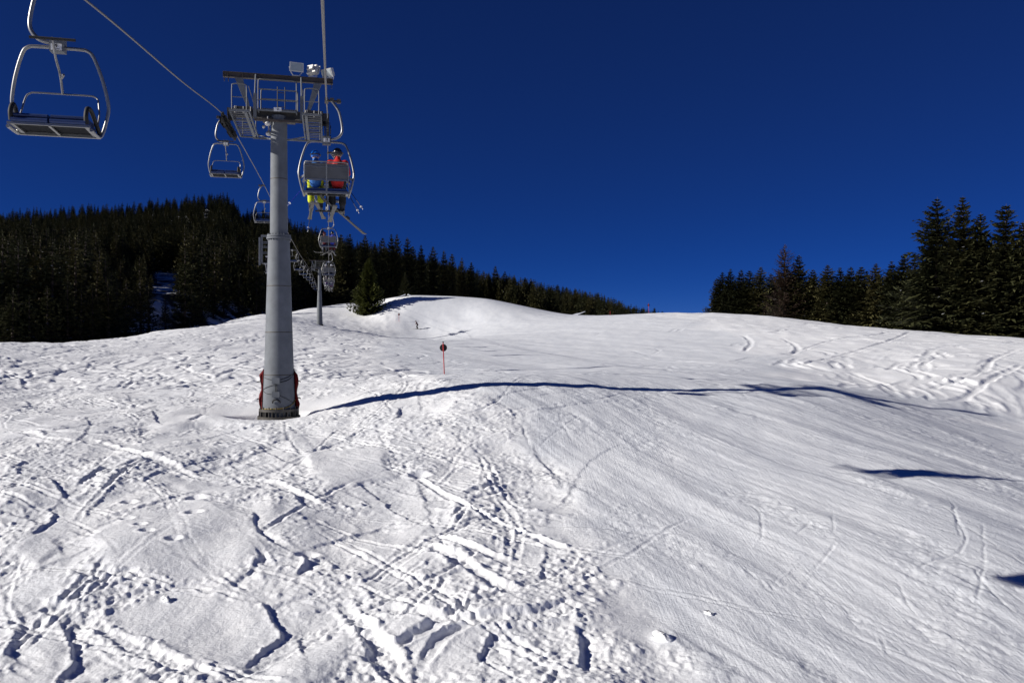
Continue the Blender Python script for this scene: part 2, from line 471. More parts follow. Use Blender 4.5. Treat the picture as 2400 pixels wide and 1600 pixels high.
    st = st + (vnoise(X * 15, Y * 15, 30) - 0.5) * 0.004
    m.H += (1 - off) * st
    for i in range(60):                                     # skidded ski edges
        y = 11 + 32 * r.random(); xb = np.interp(y, BL_Y, BL_X); x = xb + 0.5 + r.random() * (0.7 * y - xb)
        pts = wander(x, y, fall + 0.12 + r.normal(0, 0.45), 1.5 + 5 * r.random(), r.uniform(0.0, 0.25), r.uniform(6, 14), seed=5000 + i)
        m.stamp(pts, r.uniform(0.02, 0.045), r.uniform(0.006, 0.014), 'trench', side=1, flat=0.2, berm=0.5, seed=i, jag=0.25)
    for pts in [T((2180,1180),(2230,1200),(2260,1250),(2250,1290),(2180,1320),(2145,1345)), T((2215,1150),(2240,1200),(2252,1265)),
                T((1760,1180),(1785,1215),(1780,1260),(1760,1290)), T((1810,1370),(1860,1320),(1930,1290)), T((1850,1375),(1900,1340),(1960,1270)),
                T((1735,1325),(1790,1370),(1830,1395)), T((2060,1470),(2075,1520),(2085,1545)), T((2280,1330),(2300,1360),(2390,1450)),
                T((1220,990),(1240,1040),(1290,1110))]:
        m.stamp(pts, 0.04, 0.013, 'trench', side=1, flat=0.3, berm=0.6, jag=0.35)
    dep, calm = bowl(X, Y)
    m.H *= (1 - calm)
    m.H += dep + calm * (fbm(X * 1.2, Y * 1.2, 3, 40) - 0.5) * 0.04
    return m

def relief_far():
    m = HMap(-76, 86, 40, 205, 0.13)
    X, Y = m.X, m.Y
    off = 1 - piste_mask(X, Y); rt = right_mask(X, Y)
    m.H += off * (fbm(X * 0.30, Y * 0.22, 3, 2) - 0.5) * 0.40
    m.H += rt * (fbm(X * 0.16, Y * 0.10, 3, 72) - 0.5) * 0.45
    r = np.random.default_rng(21)
    fall = math.atan2(0.30, -0.95)
    for i in range(1300):
        y = 40 + 150 * r.random() ** 1.7; xb = np.interp(y, BL_Y, BL_X); x = xb + 1 - r.random() * (xb + 1 + 0.7 * y)
        hd = fall + r.normal(0.35, 0.75)
        pts = wander(x, y, hd, 6 + 20 * r.random(), r.uniform(0.2, 0.9), r.uniform(10, 24), step=0.8, seed=2000 + i)
        if r.random() < 0.5:
            m.stamp(pts, r.uniform(0.12, 0.22), r.uniform(0.04, 0.09), 'trench', side=r.choice([-1, 1]), flat=0.25, seed=i, jag=0.3)
        else:
            m.stamp(pts, 0.2, r.uniform(0.04, 0.10), 'step', jag=0.3, side=1.0 if math.cos(hd) > 0 else -1.0, L=r.uniform(0.5, 1.4), flat=0.3, seed=i)
    for i in range(115):                                   # powder field: long soft turns, two skis wide
        y = 44 + 100 * r.random(); xr = np.interp(y, BR_Y, BR_X); x = xr + 5 + r.random() * (0.8 * y - xr)
        big = r.random() < 0.6
        hd = fall + (1.15 if big else -0.7) + r.normal(0, 0.3)
        pts = wander(x, y, hd, 14 + 34 * r.random(), r.uniform(0.35, 0.9), r.uniform(14, 30), step=1.0, seed=3000 + i)
        w, d = r.uniform(0.24, 0.42), r.uniform(0.03, 0.07)
        m.stamp(pts, w, d, 'trench', side=r.choice([-1, 1]), flat=0.7, berm=0.35, seed=i, jag=0.2)
        if r.random() < 0.5:
            m.stamp([(a + 1.1, b + 0.4) for a, b in pts], w, d, 'trench', side=r.choice([-1, 1]), flat=0.7, berm=0.35, seed=i, jag=0.2)
    T = lambda *p: [unproject(a, b) for a, b in p]
    for pts in [T((1690,850),(1760,838),(1850,828),(1940,800),(2050,785),(2095,778)), T((1850,860),(1960,835),(2080,800),(2140,778)), T((2180,918),(2195,905),(2230,898),(2300,870),(2330,840),(2390,815)),
                T((2240,940),(2300,905),(2340,880),(2400,850)), T((1990,870),(2060,895),(2110,920)), T((1830,790),(1860,805),(1870,820),(1850,832)), T((1740,785),(1760,800),(1745,825)),
                T((2180,925),(2190,940),(2260,935),(2345,955)), T((2080,870),(2110,850),(2180,845))]:
        m.stamp(pts, 0.28, 0.09, 'trench', side=1, flat=0.6, berm=0.45, jag=0.3)
    ch = np.abs(vnoise(X * 0.9, Y * 0.75, 5) - 0.5) * 2
    rough = sstep(0.44, 0.60, fbm(X * 0.2, Y * 0.14, 3, 1))
    m.H += off * (0.25 + 0.75 * rough) * ((0.5 - ch) * 0.03 + (vnoise(X * 1.9, Y * 1.5, 6) - 0.5) * 0.035 + np.maximum(vnoise(X * 3.6, Y * 3.6, 7) - 0.45, 0) * 0.09)
    m.H += rt * ((vnoise(X * 1.2, Y * 0.5, 33) - 0.5) * 0.06)
    ang = 0.34
    U = X * math.cos(ang) + Y * math.sin(ang); V = -X * math.sin(ang) + Y * math.cos(ang)
    pm = (1 - off) * (1 - rt)
    U = U + 1.5 * (fbm(X * 0.06, Y * 0.06, 2, 21) - 0.5)
    m.H += pm * ((fbm(U * 0.30, V * 0.06, 2, 22) - 0.5) * 0.16 + (fbm(U * 1.0, V * 0.12, 2, 23) - 0.5) * 0.035 + (fbm(X * 0.35, Y * 0.35, 3, 29) - 0.5) * 0.12)
    loose = sstep(0.50, 0.66, fbm(U * 0.4, V * 0.16, 4, 25, 0.6)) * (1 - sstep(60, 95, Y))
    m.H += pm * loose * ((vnoise(X * 2.6, Y * 2.6, 28) - 0.5) * 0.06 + (vnoise(X * 4.4, Y * 4.4, 31) - 0.5) * 0.04)
    for i in range(36):
        y = 45 + 120 * r.random(); xb = np.interp(y, BL_Y, BL_X); x = xb + 2 + r.random() * 0.35 * y
        pts = wander(x, y, fall + r.normal(0, 0.5), 10 + 25 * r.random(), r.uniform(0.1, 0.6), r.uniform(15, 30), step=1.0, seed=7000 + i)
        m.stamp(pts, 0.2, r.uniform(0.015, 0.03), 'trench', side=1, flat=0.2, seed=i, jag=0.4)
    return m

MAP_N = relief_near()
MAP_F = relief_far()
def ground(x, y):
    x = np.asarray(x, float); y = np.asarray(y, float)
    z = macro(x, y)
    wn_ = sstep(8.2, 9.5, y) * (1 - sstep(40.5, 46.5, y)) * (np.abs(x) < 31.5)
    wf_ = sstep(40.5, 46.5, y) * (1 - sstep(190, 204, y)) * sstep(-75, -71, x) * (1 - sstep(81, 85, x))
    return z + wn_ * MAP_N.sample(x, y) + wf_ * MAP_F.sample(x, y)
def gz(x, y):
    return float(ground(np.array([x]), np.array([y]))[0])

def grid_mesh(name, X, Y, Z):
    ny, nx = X.shape
    me = bpy.data.meshes.new(name)
    co = np.stack([X, Y, Z], -1).reshape(-1, 3).astype(np.float32)
    me.vertices.add(nx * ny)
    me.vertices.foreach_set('co', co.ravel())
    i = np.arange(ny - 1)[:, None] * nx + np.arange(nx - 1)[None, :]
    quads = np.stack([i, i + 1, i + 1 + nx, i + nx], -1).reshape(-1, 4).astype(np.int32)
    nq = len(quads)
    me.loops.add(nq * 4)
    me.loops.foreach_set('vertex_index', quads.ravel())
    me.polygons.add(nq)
    me.polygons.foreach_set('loop_start', np.arange(nq, dtype=np.int32) * 4)
    me.polygons.foreach_set('use_smooth', np.ones(nq, dtype=bool))
    me.update(calc_edges=True)
    return me

def snow_material():
    m = bpy.data.materials.new('snow')
    m.use_nodes = True
    nt = m.node_tree; n, l = nt.nodes, nt.links
    b = n['Principled BSDF']
    geo = n.new('ShaderNodeNewGeometry')
    # dry and wind-packed patches, stretched along the fall line
    mp = n.new('ShaderNodeMapping'); mp.inputs['Rotation'].default_value = (0, 0, -0.38); mp.inputs['Scale'].default_value = (1.0, 0.16, 1.0)
    l.new(geo.outputs['Position'], mp.inputs['Vector'])
    t = n.new('ShaderNodeTexNoise'); t.inputs['Scale'].default_value = 0.9; t.inputs['Detail'].default_value = 7; t.inputs['Roughness'].default_value = 0.62
    l.new(mp.outputs['Vector'], t.inputs['Vector'])
    r = n.new('ShaderNodeValToRGB')
    r.color_ramp.elements[0].position = 0.30; r.color_ramp.elements[0].color = (0.80, 0.815, 0.85, 1)
    r.color_ramp.elements[1].position = 0.66; r.color_ramp.elements[1].color = (0.93, 0.935, 0.95, 1)
    l.new(t.outputs['Fac'], r.inputs['Fac'])
    pk = n.new('ShaderNodeAttribute'); pk.attribute_name = 'packed'
    mx = n.new('ShaderNodeMix'); mx.data_type = 'RGBA'; mx.blend_type = 'MULTIPLY'
    l.new(pk.outputs['Fac'], mx.inputs['Factor']); l.new(r.outputs['Color'], mx.inputs['A'])
    mx.inputs['B'].default_value = (0.845, 0.86, 0.885, 1)
    l.new(mx.outputs['Result'], b.inputs['Base Color'])
    b.inputs['Roughness'].default_value = 0.55
    b.inputs['Specular IOR Level'].default_value = 0.25
    # grain
    g1 = n.new('ShaderNodeTexNoise'); g1.inputs['Scale'].default_value = 14.0; g1.inputs['Detail'].default_value = 5; g1.inputs['Roughness'].default_value = 0.7
    l.new(geo.outputs['Position'], g1.inputs['Vector'])
    mp2 = n.new('ShaderNodeMapping'); mp2.inputs['Rotation'].default_value = (0, 0, -0.38); mp2.inputs['Scale'].default_value = (22.0, 1.1, 1.0)
    l.new(geo.outputs['Position'], mp2.inputs['Vector'])
    g2 = n.new('ShaderNodeTexNoise'); g2.inputs['Scale'].default_value = 1.0; g2.inputs['Detail'].default_value = 4
    l.new(mp2.outputs['Vector'], g2.inputs['Vector'])
    bp = n.new('ShaderNodeBump'); bp.inputs['Strength'].default_value = 0.7; bp.inputs['Distance'].default_value = 0.03
    l.new(g1.outputs['Fac'], bp.inputs['Height'])
    bp2 = n.new('ShaderNodeBump'); bp2.inputs['Strength'].default_value = 0.5; bp2.inputs['Distance'].default_value = 0.02
    bs = n.new('ShaderNodeMath'); bs.operation = 'MULTIPLY'; bs.inputs[1].default_value = 0.5; l.new(pk.outputs['Fac'], bs.inputs[0]); l.new(bs.outputs[0], bp2.inputs['Strength'])
    l.new(g2.outputs['Fac'], bp2.inputs['Height']); l.new(bp.outputs['Normal'], bp2.inputs['Normal'])
    l.new(bp2.outputs['Normal'], b.inputs['Normal'])
    return m
SNOW = snow_material()

def build_slope():
    y1 = np.linspace(-60, 8.6, 30)
    y2 = np.exp(np.arange(math.log(9.0), math.log(46.0), 0.0021))
    y3 = np.exp(np.arange(math.log(46.05), math.log(335.0), 0.0042))
    y4 = np.linspace(345, 420, 6)
    ys = np.concatenate([y1, y2, y3, y4])
    kk = np.arange(-0.70, 0.7001, 0.00165)
    ko = 0.70 + 0.004 * (1.28 ** np.arange(1, 24) - 1) / 0.28
    ko = ko[ko < 5]
    kk = np.concatenate([-ko[::-1], kk, ko])
    s = np.maximum(ys, 9.0)
    X = s[:, None] * kk[None, :]
    Y = np.repeat(ys[:, None], len(kk), 1)
    Z = np.zeros_like(X)
    for a in range(0, len(ys), 200):
        Z[a:a + 200] = ground(X[a:a + 200], Y[a:a + 200])
    me = grid_mesh('snow_slope', X, Y, Z)
    pk = np.zeros_like(X)
    for a in range(0, len(ys), 200):
        pk[a:a + 200] = piste_mask(X[a:a + 200], Y[a:a + 200]) * (1 - right_mask(X[a:a + 200], Y[a:a + 200]))
    at = me.attributes.new('packed', 'FLOAT', 'POINT'); at.data.foreach_set('value', pk.ravel().astype(np.float32))
    o = link_mesh('snow_slope', me, None, [SNOW])
    tag(o, kind='structure')
    return o
build_slope()

# ------------------------------------------------------------------ mesh builder
class MB:
    def __init__(s):
        s.v, s.f, s.m, s.sm = [], [], [], []
    def _add(s, vs, fs, mi=0, smooth=False):
        o = len(s.v)
        s.v += [tuple(p) for p in vs]
        for f in fs:
            s.f.append(tuple(i + o for i in f)); s.m.append(mi); s.sm.append(smooth)
    def box(s, c, d, rot=None, mi=0, ch=0.0):
        """box with centre c and full size d; ch chamfers the edges along z"""
        hx, hy, hz = d[0] / 2, d[1] / 2, d[2] / 2
        if ch > 0:
            poly = [(-hx + ch, -hy), (hx - ch, -hy), (hx, -hy + ch), (hx, hy - ch), (hx - ch, hy), (-hx + ch, hy), (-hx, hy - ch), (-hx, -hy + ch)]
        else:
            poly = [(-hx, -hy), (hx, -hy), (hx, hy), (-hx, hy)]
        n = len(poly)
        vs = [Vector((x, y, -hz)) for x, y in poly] + [Vector((x, y, hz)) for x, y in poly]
        if rot is not None: vs = [rot @ p for p in vs]
        c = Vector(c)
        fs = [tuple(range(n))[::-1], tuple(range(n, 2 * n))] + [(i, (i + 1) % n, n + (i + 1) % n, n + i) for i in range(n)]
        s._add([p + c for p in vs], fs, mi)
    def tube(s, pts, r, n=8, mi=0, rads=None, caps=True):
        pts = [Vector(p) for p in pts]
        m = len(pts)
        tang = []
        for i in range(m):
            a = pts[max(i - 1, 0)]; b = pts[min(i + 1, m - 1)]
            t = (b - a); tang.append(t.normalized() if t.length > 1e-9 else Vector((0, 0, 1)))
        up = Vector((0, 0, 1)) if abs(tang[0].z) < 0.9 else Vector((1, 0, 0))
        nrm = (up - tang[0] * up.dot(tang[0])).normalized()
        vs = []
        for i in range(m):
            t = tang[i]
            nrm = (nrm - t * nrm.dot(t)).normalized()
            bi = t.cross(nrm)
            rr = rads[i] if rads else r
            for k in range(n):
                a = 2 * math.pi * k / n
                vs.append(pts[i] + (nrm * math.cos(a) + bi * math.sin(a)) * rr)
        fs = [(i * n + k, i * n + (k + 1) % n, (i + 1) * n + (k + 1) % n, (i + 1) * n + k) for i in range(m - 1) for k in range(n)]
        s._add(vs, fs, mi, True)
        if caps:
            s._add(vs[:n], [tuple(range(n))[::-1]], mi); s._add(vs[-n:], [tuple(range(n))], mi)
    def bar(s, a, b, w, h, mi=0):
        """rectangular bar from a to b"""
        a, b = Vector(a), Vector(b); t = b - a; L = t.length; t.normalize()
        up = Vector((0, 0, 1)) if abs(t.z) < 0.95 else Vector((0, 1, 0))
        x = t.cross(up).normalized(); z = x.cross(t).normalized()
        s.box((a + b) / 2, (w, L, h), Matrix((x, t, z)).transposed(), mi)
    def disc(s, c, axis, r, th, n=20, mi=0):
        c = Vector(c); axis = Vector(axis).normalized()
        s.tube([c - axis * th / 2, c + axis * th / 2], r, n, mi)
    def sphere(s, c, r, n=10, sc=(1, 1, 1), mi=0):
        vs, fs = [], []
        m = max(n // 2, 4)
        for i in range(m + 1):
            th = math.pi * i / m
            for k in range(n):
                a = 2 * math.pi * k / n
                vs.append((c[0] + r * sc[0] * math.sin(th) * math.cos(a), c[1] + r * sc[1] * math.sin(th) * math.sin(a), c[2] + r * sc[2] * math.cos(th)))
        for i in range(m):
            for k in range(n):
                fs.append((i * n + k, (i + 1) * n + k, (i + 1) * n + (k + 1) % n, i * n + (k + 1) % n))
        s._add(vs, fs, mi, True)
    def mesh(s, name, mats):
        me = bpy.data.meshes.new(name)
        me.from_pydata(s.v, [], s.f)
        me.polygons.foreach_set('material_index', s.m)
        me.polygons.foreach_set('use_smooth', s.sm)
        for m in (mats if isinstance(mats, (list, tuple)) else [mats]): me.materials.append(m)
        me.update()
        return me
    def build(s, name, mats, parent=None, loc=None):
        o = bpy.data.objects.new(name, s.mesh(name, mats))
        COL.objects.link(o)
        if parent is not None: o.parent = parent
        if loc is not None: o.location = loc
        return o

def smooth_path(pts, sub=6):
    p = [Vector(q) for q in pts]
    q = [2 * p[0] - p[1]] + p + [2 * p[-1] - p[-2]]
    out = []
    for i in range(len(p) - 1):
        a, b, c, d = q[i:i + 4]
        for j in range(sub):
            t = j / sub
            out.append(0.5 * ((2 * b) + (c - a) * t + (2 * a - 5 * b + 4 * c - d) * t * t + (3 * b - a - 3 * c + d) * t ** 3))
    out.append(p[-1])
    return out

def copy_tree(o, parent=None):
    c = o.copy()
    COL.objects.link(c)
    c.parent = parent
    for ch in list(o.children):
        if ch.name in bpy.data.objects: copy_tree(ch, c)
    return c

# ------------------------------------------------------------------ forest
def needle_material(name, c0, c1, c2):
    m = bpy.data.materials.new(name); m.use_nodes = True
    n, l = m.node_tree.nodes, m.node_tree.links
    b = n['Principled BSDF']; b.inputs['Roughness'].default_value = 0.75; b.inputs['Specular IOR Level'].default_value = 0.15
    geo = n.new('ShaderNodeNewGeometry'); oi = n.new('ShaderNodeObjectInfo')
    t = n.new('ShaderNodeTexNoise'); t.inputs['Scale'].default_value = 0.9; t.inputs['Detail'].default_value = 4
    l.new(geo.outputs['Position'], t.inputs['Vector'])
    ad = n.new('ShaderNodeMath'); ad.operation = 'MULTIPLY_ADD'; ad.inputs[1].default_value = 0.55
    l.new(oi.outputs['Random'], ad.inputs[0]); 
    ml = n.new('ShaderNodeMath'); ml.operation = 'MULTIPLY_ADD'; ml.inputs[1].default_value = 0.9; ml.inputs[2].default_value = -0.2
    l.new(t.outputs['Fac'], ml.inputs[0]); l.new(ml.outputs[0], ad.inputs[2])
    r = n.new('ShaderNodeValToRGB')
    r.color_ramp.elements[0].position = 0.15; r.color_ramp.elements[0].color = c0 + (1,)
    r.color_ramp.elements[1].position = 0.85; r.color_ramp.elements[1].color = c2 + (1,)
    e = r.color_ramp.elements.new(0.5); e.color = c1 + (1,)
    l.new(ad.outputs[0], r.inputs['Fac']); l.new(r.outputs['Color'], b.inputs['Base Color'])
    return m
NEEDLE = needle_material('spruce_needles', (0.026, 0.030, 0.014), (0.047, 0.050, 0.020), (0.092, 0.082, 0.032))
NEEDLE_YOUNG = needle_material('young_fir_needles', (0.06, 0.075, 0.018), (0.085, 0.095, 0.022), (0.10, 0.105, 0.026))
NEEDLE_BROWN = needle_material('dry_larch_twigs', (0.05, 0.035, 0.026), (0.075, 0.05, 0.035), (0.09, 0.06, 0.045))
BARK = material('bark', (0.075, 0.055, 0.045), 0.9, noise=0.4, nscale=5.0)
SNOWB = material('branch_snow', (0.82, 0.84, 0.88), 0.7)

def spruce_mesh(seed, H=16.0, R=2.7, whorls=44, per=6, twigs=6, snow=0.0, sparse_top=False, low=0.05, droop=1.0, size=1.0, up=False, power=0.92, lmin=0.62):
    r = random.Random(seed)
    V, Fc, Mi = [], [], []
    def tri(a, b, c, mi=0):
        o = len(V); V.extend([a, b, c]); Fc.append((o, o + 1, o + 2)); Mi.append(mi)
    lop = r.uniform(0, 6.28)
    for w in range(whorls):
        t = (w + r.random() * 0.7) / whorls
        t = low + (1 - low) * t ** 0.93
        z = H * t
        env = R * ((1 - t) ** power) * (0.55 + 0.45 * min(1, (t - low) / 0.12 + 0.35)) + 0.05
        env *= 1 + 0.16 * math.sin(9 * t + seed) + 0.1 * math.sin(23 * t + 2 * seed)
        n = per if t < 0.8 else max(per - 1, 4)
        a0 = r.random() * 6.28
        for b in range(n):
            if r.random() < (0.10 if not sparse_top else 0.25): continue
            a = a0 + 6.283 * b / n + r.uniform(-0.35, 0.35)
            sz = size * (0.30 + 0.70 * min(1.0, (1 - t) / 0.45))
            L = env * r.uniform(lmin, 1.16) * (1 + 0.10 * math.cos(a - lop))
            if L < 0.08: L = 0.08
            ca, sa = math.cos(a), math.sin(a)
            sl = (0.30 - 0.75 * (1 - t) * droop) if not up else 0.55 - 0.5 * (1 - t)
            def P(u):
                return (ca * L * u, sa * L * u, z + sl * L * u + (0.30 * L * u * u if not up else 0.2 * L * u * u) - 0.06 * L * math.sin(3.1 * u))
            segs = 3
            p = [P(i / segs) for i in range(segs + 1)]
            wd = 0.07 * sz + 0.03 * L
            for i in range(segs):                      # spine
                x0, x1 = p[i], p[i + 1]
                tri((x0[0] - sa * wd, x0[1] + ca * wd, x0[2]), (x0[0] + sa * wd, x0[1] - ca * wd, x0[2]), x1)
            for k in range(twigs):                     # side twigs, both sides, hanging a little
                u = (k + 0.35 + r.random() * 0.5) / twigs
                q = P(u)
                tl = (0.42 * L * (1.05 - u) + 0.22 * sz) * r.uniform(0.7, 1.25)
                for sd in (-1, 1):
                    fx = ca * 0.65 - sd * sa * 0.76; fy = sa * 0.65 + sd * ca * 0.76
                    dz = -r.uniform(0.05, 0.42) * tl * droop
                    hw = r.uniform(0.10, 0.17) * sz + 0.05 * tl
                    base1 = (q[0] - fy * hw, q[1] + fx * hw, q[2] + 0.02)
                    base2 = (q[0] + fy * hw, q[1] - fx * hw, q[2] - r.uniform(0.0, 0.12))
                    tri(base1, base2, (q[0] + fx * tl, q[1] + fy * tl, q[2] + dz))
                    if snow > 0 and r.random() < snow:
                        s0 = 0.05
                        tri((q[0] + fx * tl * .2 - fy * hw * .5, q[1] + fy * tl * .2 + fx * hw * .5, q[2] + dz * .2 + s0), (q[0] + fx * tl * .2 + fy * hw * .5, q[1] + fy * tl * .2 - fx * hw * .5, q[2] + dz * .2 + s0), (q[0] + fx * tl * .8, q[1] + fy * tl * .8, q[2] + dz * .8 + s0), 1)
                if r.random() < 0.7:                   # curtain under the bough
                    hl = r.uniform(0.18, 0.45) * sz
                    tri((q[0] - ca * .16 * sz, q[1] - sa * .16 * sz, q[2]), (q[0] + ca * .18 * sz, q[1] + sa * .18 * sz, q[2]), (q[0], q[1], q[2] - hl))
    # leader
    for k in range(3):
        a = 2.1 * k
        tri((0.05 * math.cos(a), 0.05 * math.sin(a), H * 0.96), (0.05 * math.cos(a + 2.1), 0.05 * math.sin(a + 2.1), H * 0.96), (0, 0, H * 1.015))
    return V, Fc, Mi
def crown_mesh(name, data, mats):
    V, Fc, Mi = data
    me = bpy.data.meshes.new(name)
    me.from_pydata(V, [], Fc)
    me.polygons.foreach_set('material_index', Mi)
    for m in mats: me.materials.append(m)
    me.update()
    return me
def trunk_mesh(name, H, r0=0.19, limbs=0, seed=1):
    b = MB()
    rr = random.Random(seed)
    pts = [(0, 0, -1.2), (0, 0, 0.0), (0.03, 0.02, H * 0.3), (0.0, 0.04, H * 0.65), (0, 0, H * 0.97)]
    b.tube(pts, 0, 7, rads=[r0 * 1.5, r0 * 1.15, r0 * 0.85, r0 * 0.5, 0.02])
    for i in range(limbs):
        z = H * (0.06 + 0.85 * rr.random()); a = rr.random() * 6.28; L = 1.1 * (1 - z / H) + 0.3
        b.tube([(0, 0, z), (math.cos(a) * L * .5, math.sin(a) * L * .5, z - 0.05), (math.cos(a) * L, math.sin(a) * L, z - 0.02)], 0, 4, rads=[0.05, 0.03, 0.01], caps=False)
    return b.mesh(name, BARK)

HB = 16.0
HI, LO = [], []
for i in range(4):
    HI.append((crown_mesh('crown', spruce_mesh(100 + i, HB, [3.3, 3.9, 3.0, 4.1][i], 48, 7, 6, 0.006, droop=[1, 1.25, .85, 1.05][i], low=[.04, .02, .05, .03][i], size=1.3, power=[.72, .8, .68, .75][i], lmin=0.5), [NEEDLE, SNOWB]), trunk_mesh('trunk', HB, 0.2, 14, i)))
for i in range(5):
    LO.append((crown_mesh('crown', spruce_mesh(200 + i, HB, [2.6, 3.1, 2.3, 3.4, 2.0][i], 28, 6, 3, [0.012, 0.03, 0.008, 0.02, 0.0][i], size=1.6, low=[.06, .1, .05, .04, .16][i], power=[.75, .8, .7, .78, .72][i], lmin=0.5), [NEEDLE, SNOWB]), trunk_mesh('trunk', HB, 0.19, 4, 20 + i)))
FIR = (crown_mesh('crown', spruce_mesh(301, HB, 4.7, 62, 11, 7, 0.004, low=0.01, droop=0.7, size=1.5, power=0.86, lmin=0.8), [NEEDLE_YOUNG, SNOWB]), trunk_mesh('trunk', HB, 0.26, 10, 31))
LARCH = (crown_mesh('crown', spruce_mesh(302, HB, 3.9, 44, 7, 5, 0.05, sparse_top=True, low=0.10, droop=0.5, size=0.7, up=True, power=0.8), [NEEDLE_BROWN, SNOWB]), trunk_mesh('trunk', HB, 0.2, 26, 32))

N_TREES = 0
def plant(name, proto, x, y, z, h, label, group, wide=1.0, rz=None):
    global N_TREES
    N_TREES += 1
    r = random.Random(N_TREES * 7 + 3)
    o = empty(name, (x, y, z), r.random() * 6.28 if rz is None else rz)
    k = h / HB
    kw = (k ** 0.6) * wide * r.uniform(0.92, 1.12)
    o.scale = (kw, kw, k)
    o.rotation_euler.x = r.uniform(-0.015, 0.015); o.rotation_euler.y = r.uniform(-0.015, 0.015)
    tag(o, label, 'tree', group)
    for nm, me in (('crown', proto[0]), ('trunk', proto[1])):
        c = bpy.data.objects.new(nm, me); COL.objects.link(c); c.parent = o
    return o
ORD = ['first','second','third','fourth','fifth','sixth','seventh','eighth','ninth','tenth','eleventh','twelfth','thirteenth','fourteenth','fifteenth','sixteenth','seventeenth','eighteenth','nineteenth','twentieth']
def ordinal(i):
    if i < 20: return ORD[i]
    tens = {2: 'twenty', 3: 'thirty', 4: 'forty'}[(i + 1) // 10]
    return {2: 'twentieth', 3: 'thirtieth', 4: 'fortieth'}[(i + 1) // 10] if (i + 1) % 10 == 0 else tens + '-' + ORD[(i + 1) % 10 - 1]

# wooded hillside behind the piste
_RPX = np.array([-500,-300,0,150,300,450,530,546,556,620,700,760,850,950,1050,1129,1205,1300,1400,1473,1540,1620])
_RPY = np.array([520,505,488,474,466,450,443,446,474,480,512,532,560,584,612,638,650,672,690,715,730,742])
_RYR = np.array([640,640,640,640,640,640,640,640,640,630,620,610,590,570,550,520,500,480,460,440,430,430])
_CPX = np.array([-500,-300,0,130,250,400,600,720,830,960,1140,1230,1340,1550,1620])
_CYC = np.array([82,86,98,108,122,148,196,238,262,262,285,282,262,250,250])
def hill(x, y):
    x = np.asarray(x, float); y = np.asarray(y, float)
    px = 1200 + F * x / np.maximum(y, 1)
    yc = np.interp(px, _CPX, _CYC); yr = np.interp(px, _RPX, _RYR)
    zr = (800 - np.interp(px, _RPX, _RPY) - 26) / F * yr - 6.0
    z0 = macro(np.interp(px, _CPX, _CYC) * (px - 1200) / F, yc) - 3.5
    s = (y - yc) / (yr - yc)
    u = np.clip(s, 0, 1)
    z = z0 + (zr - z0) * (0.25 * u + 0.75 * u ** 1.35)
    z = z + np.where(s > 1, -(y - yr) * 0.35, 0) + np.where(s < 0, (y - yc) * 0.06, 0)
    z = z + 7.5 * np.exp(-((x + 86) / 7.0) ** 2 - ((y - 208) / 34.0) ** 2)      # added knoll, lifts the clearing's snow over the tree shade into the sun
    return z + (fbm(x * 0.03, y * 0.03, 3, 90) - 0.5) * 7 * np.clip(s * 4, 0, 1)
def hz(x, y): return float(hill(np.array([x]), np.array([y]))[0])

def build_hillside():
    ks = (np.linspace(-600, 1640, 150) - 1200) / F
    ys = np.concatenate([np.exp(np.linspace(math.log(70), math.log(640), 120)), [680, 760, 900]])
    X = ys[:, None] * ks[None, :]; Y = np.repeat(ys[:, None], len(ks), 1)
    Z = hill(X, Y)
    px = 1200 + F * ks
    yc = np.interp(px, _CPX, _CYC)
    Z = np.where(Y < yc[None, :] - 6, Z - 8, Z)            # dives under the slope in front
    m = bpy.data.materials.new('forest_floor'); m.use_nodes = True
    n, l = m.node_tree.nodes, m.node_tree.links
    b = n['Principled BSDF']; b.inputs['Roughness'].default_value = 0.8
    geo = n.new('ShaderNodeNewGeometry')
    t = n.new('ShaderNodeTexNoise'); t.inputs['Scale'].default_value = 0.16; t.inputs['Detail'].default_value = 6
    l.new(geo.outputs['Position'], t.inputs['Vector'])
    r = n.new('ShaderNodeValToRGB')
    r.color_ramp.elements[0].position = 0.44; r.color_ramp.elements[0].color = (0.03, 0.025, 0.018, 1)
    r.color_ramp.elements[1].position = 0.55; r.color_ramp.elements[1].color = (0.78, 0.80, 0.85, 1)
    l.new(t.outputs['Fac'], r.inputs['Fac']); l.new(r.outputs['Color'], b.inputs['Base Color'])
    o = link_mesh('hillside', grid_mesh('hillside', X, Y, Z), None, [m])
    tag(o, kind='structure')
build_hillside()

def at_px(px, depth):
    return (px - 1200) / F * depth, depth
def plant_sil(lst, depth_f, zf, protos, name, lab, group, extra=0.0, wide=1.0):
    for i, (px, py) in enumerate(lst):
        d = depth_f(px)
        x, y = at_px(px, d)
        z = zf(x, y) - extra
        h = (800 - py) / F * d - z
        p = protos[i % len(protos)]
        plant(name, p, x, y, z - 0.3, max(h, 3.0) + 0.3, lab(i, px, py, h), group, wide)

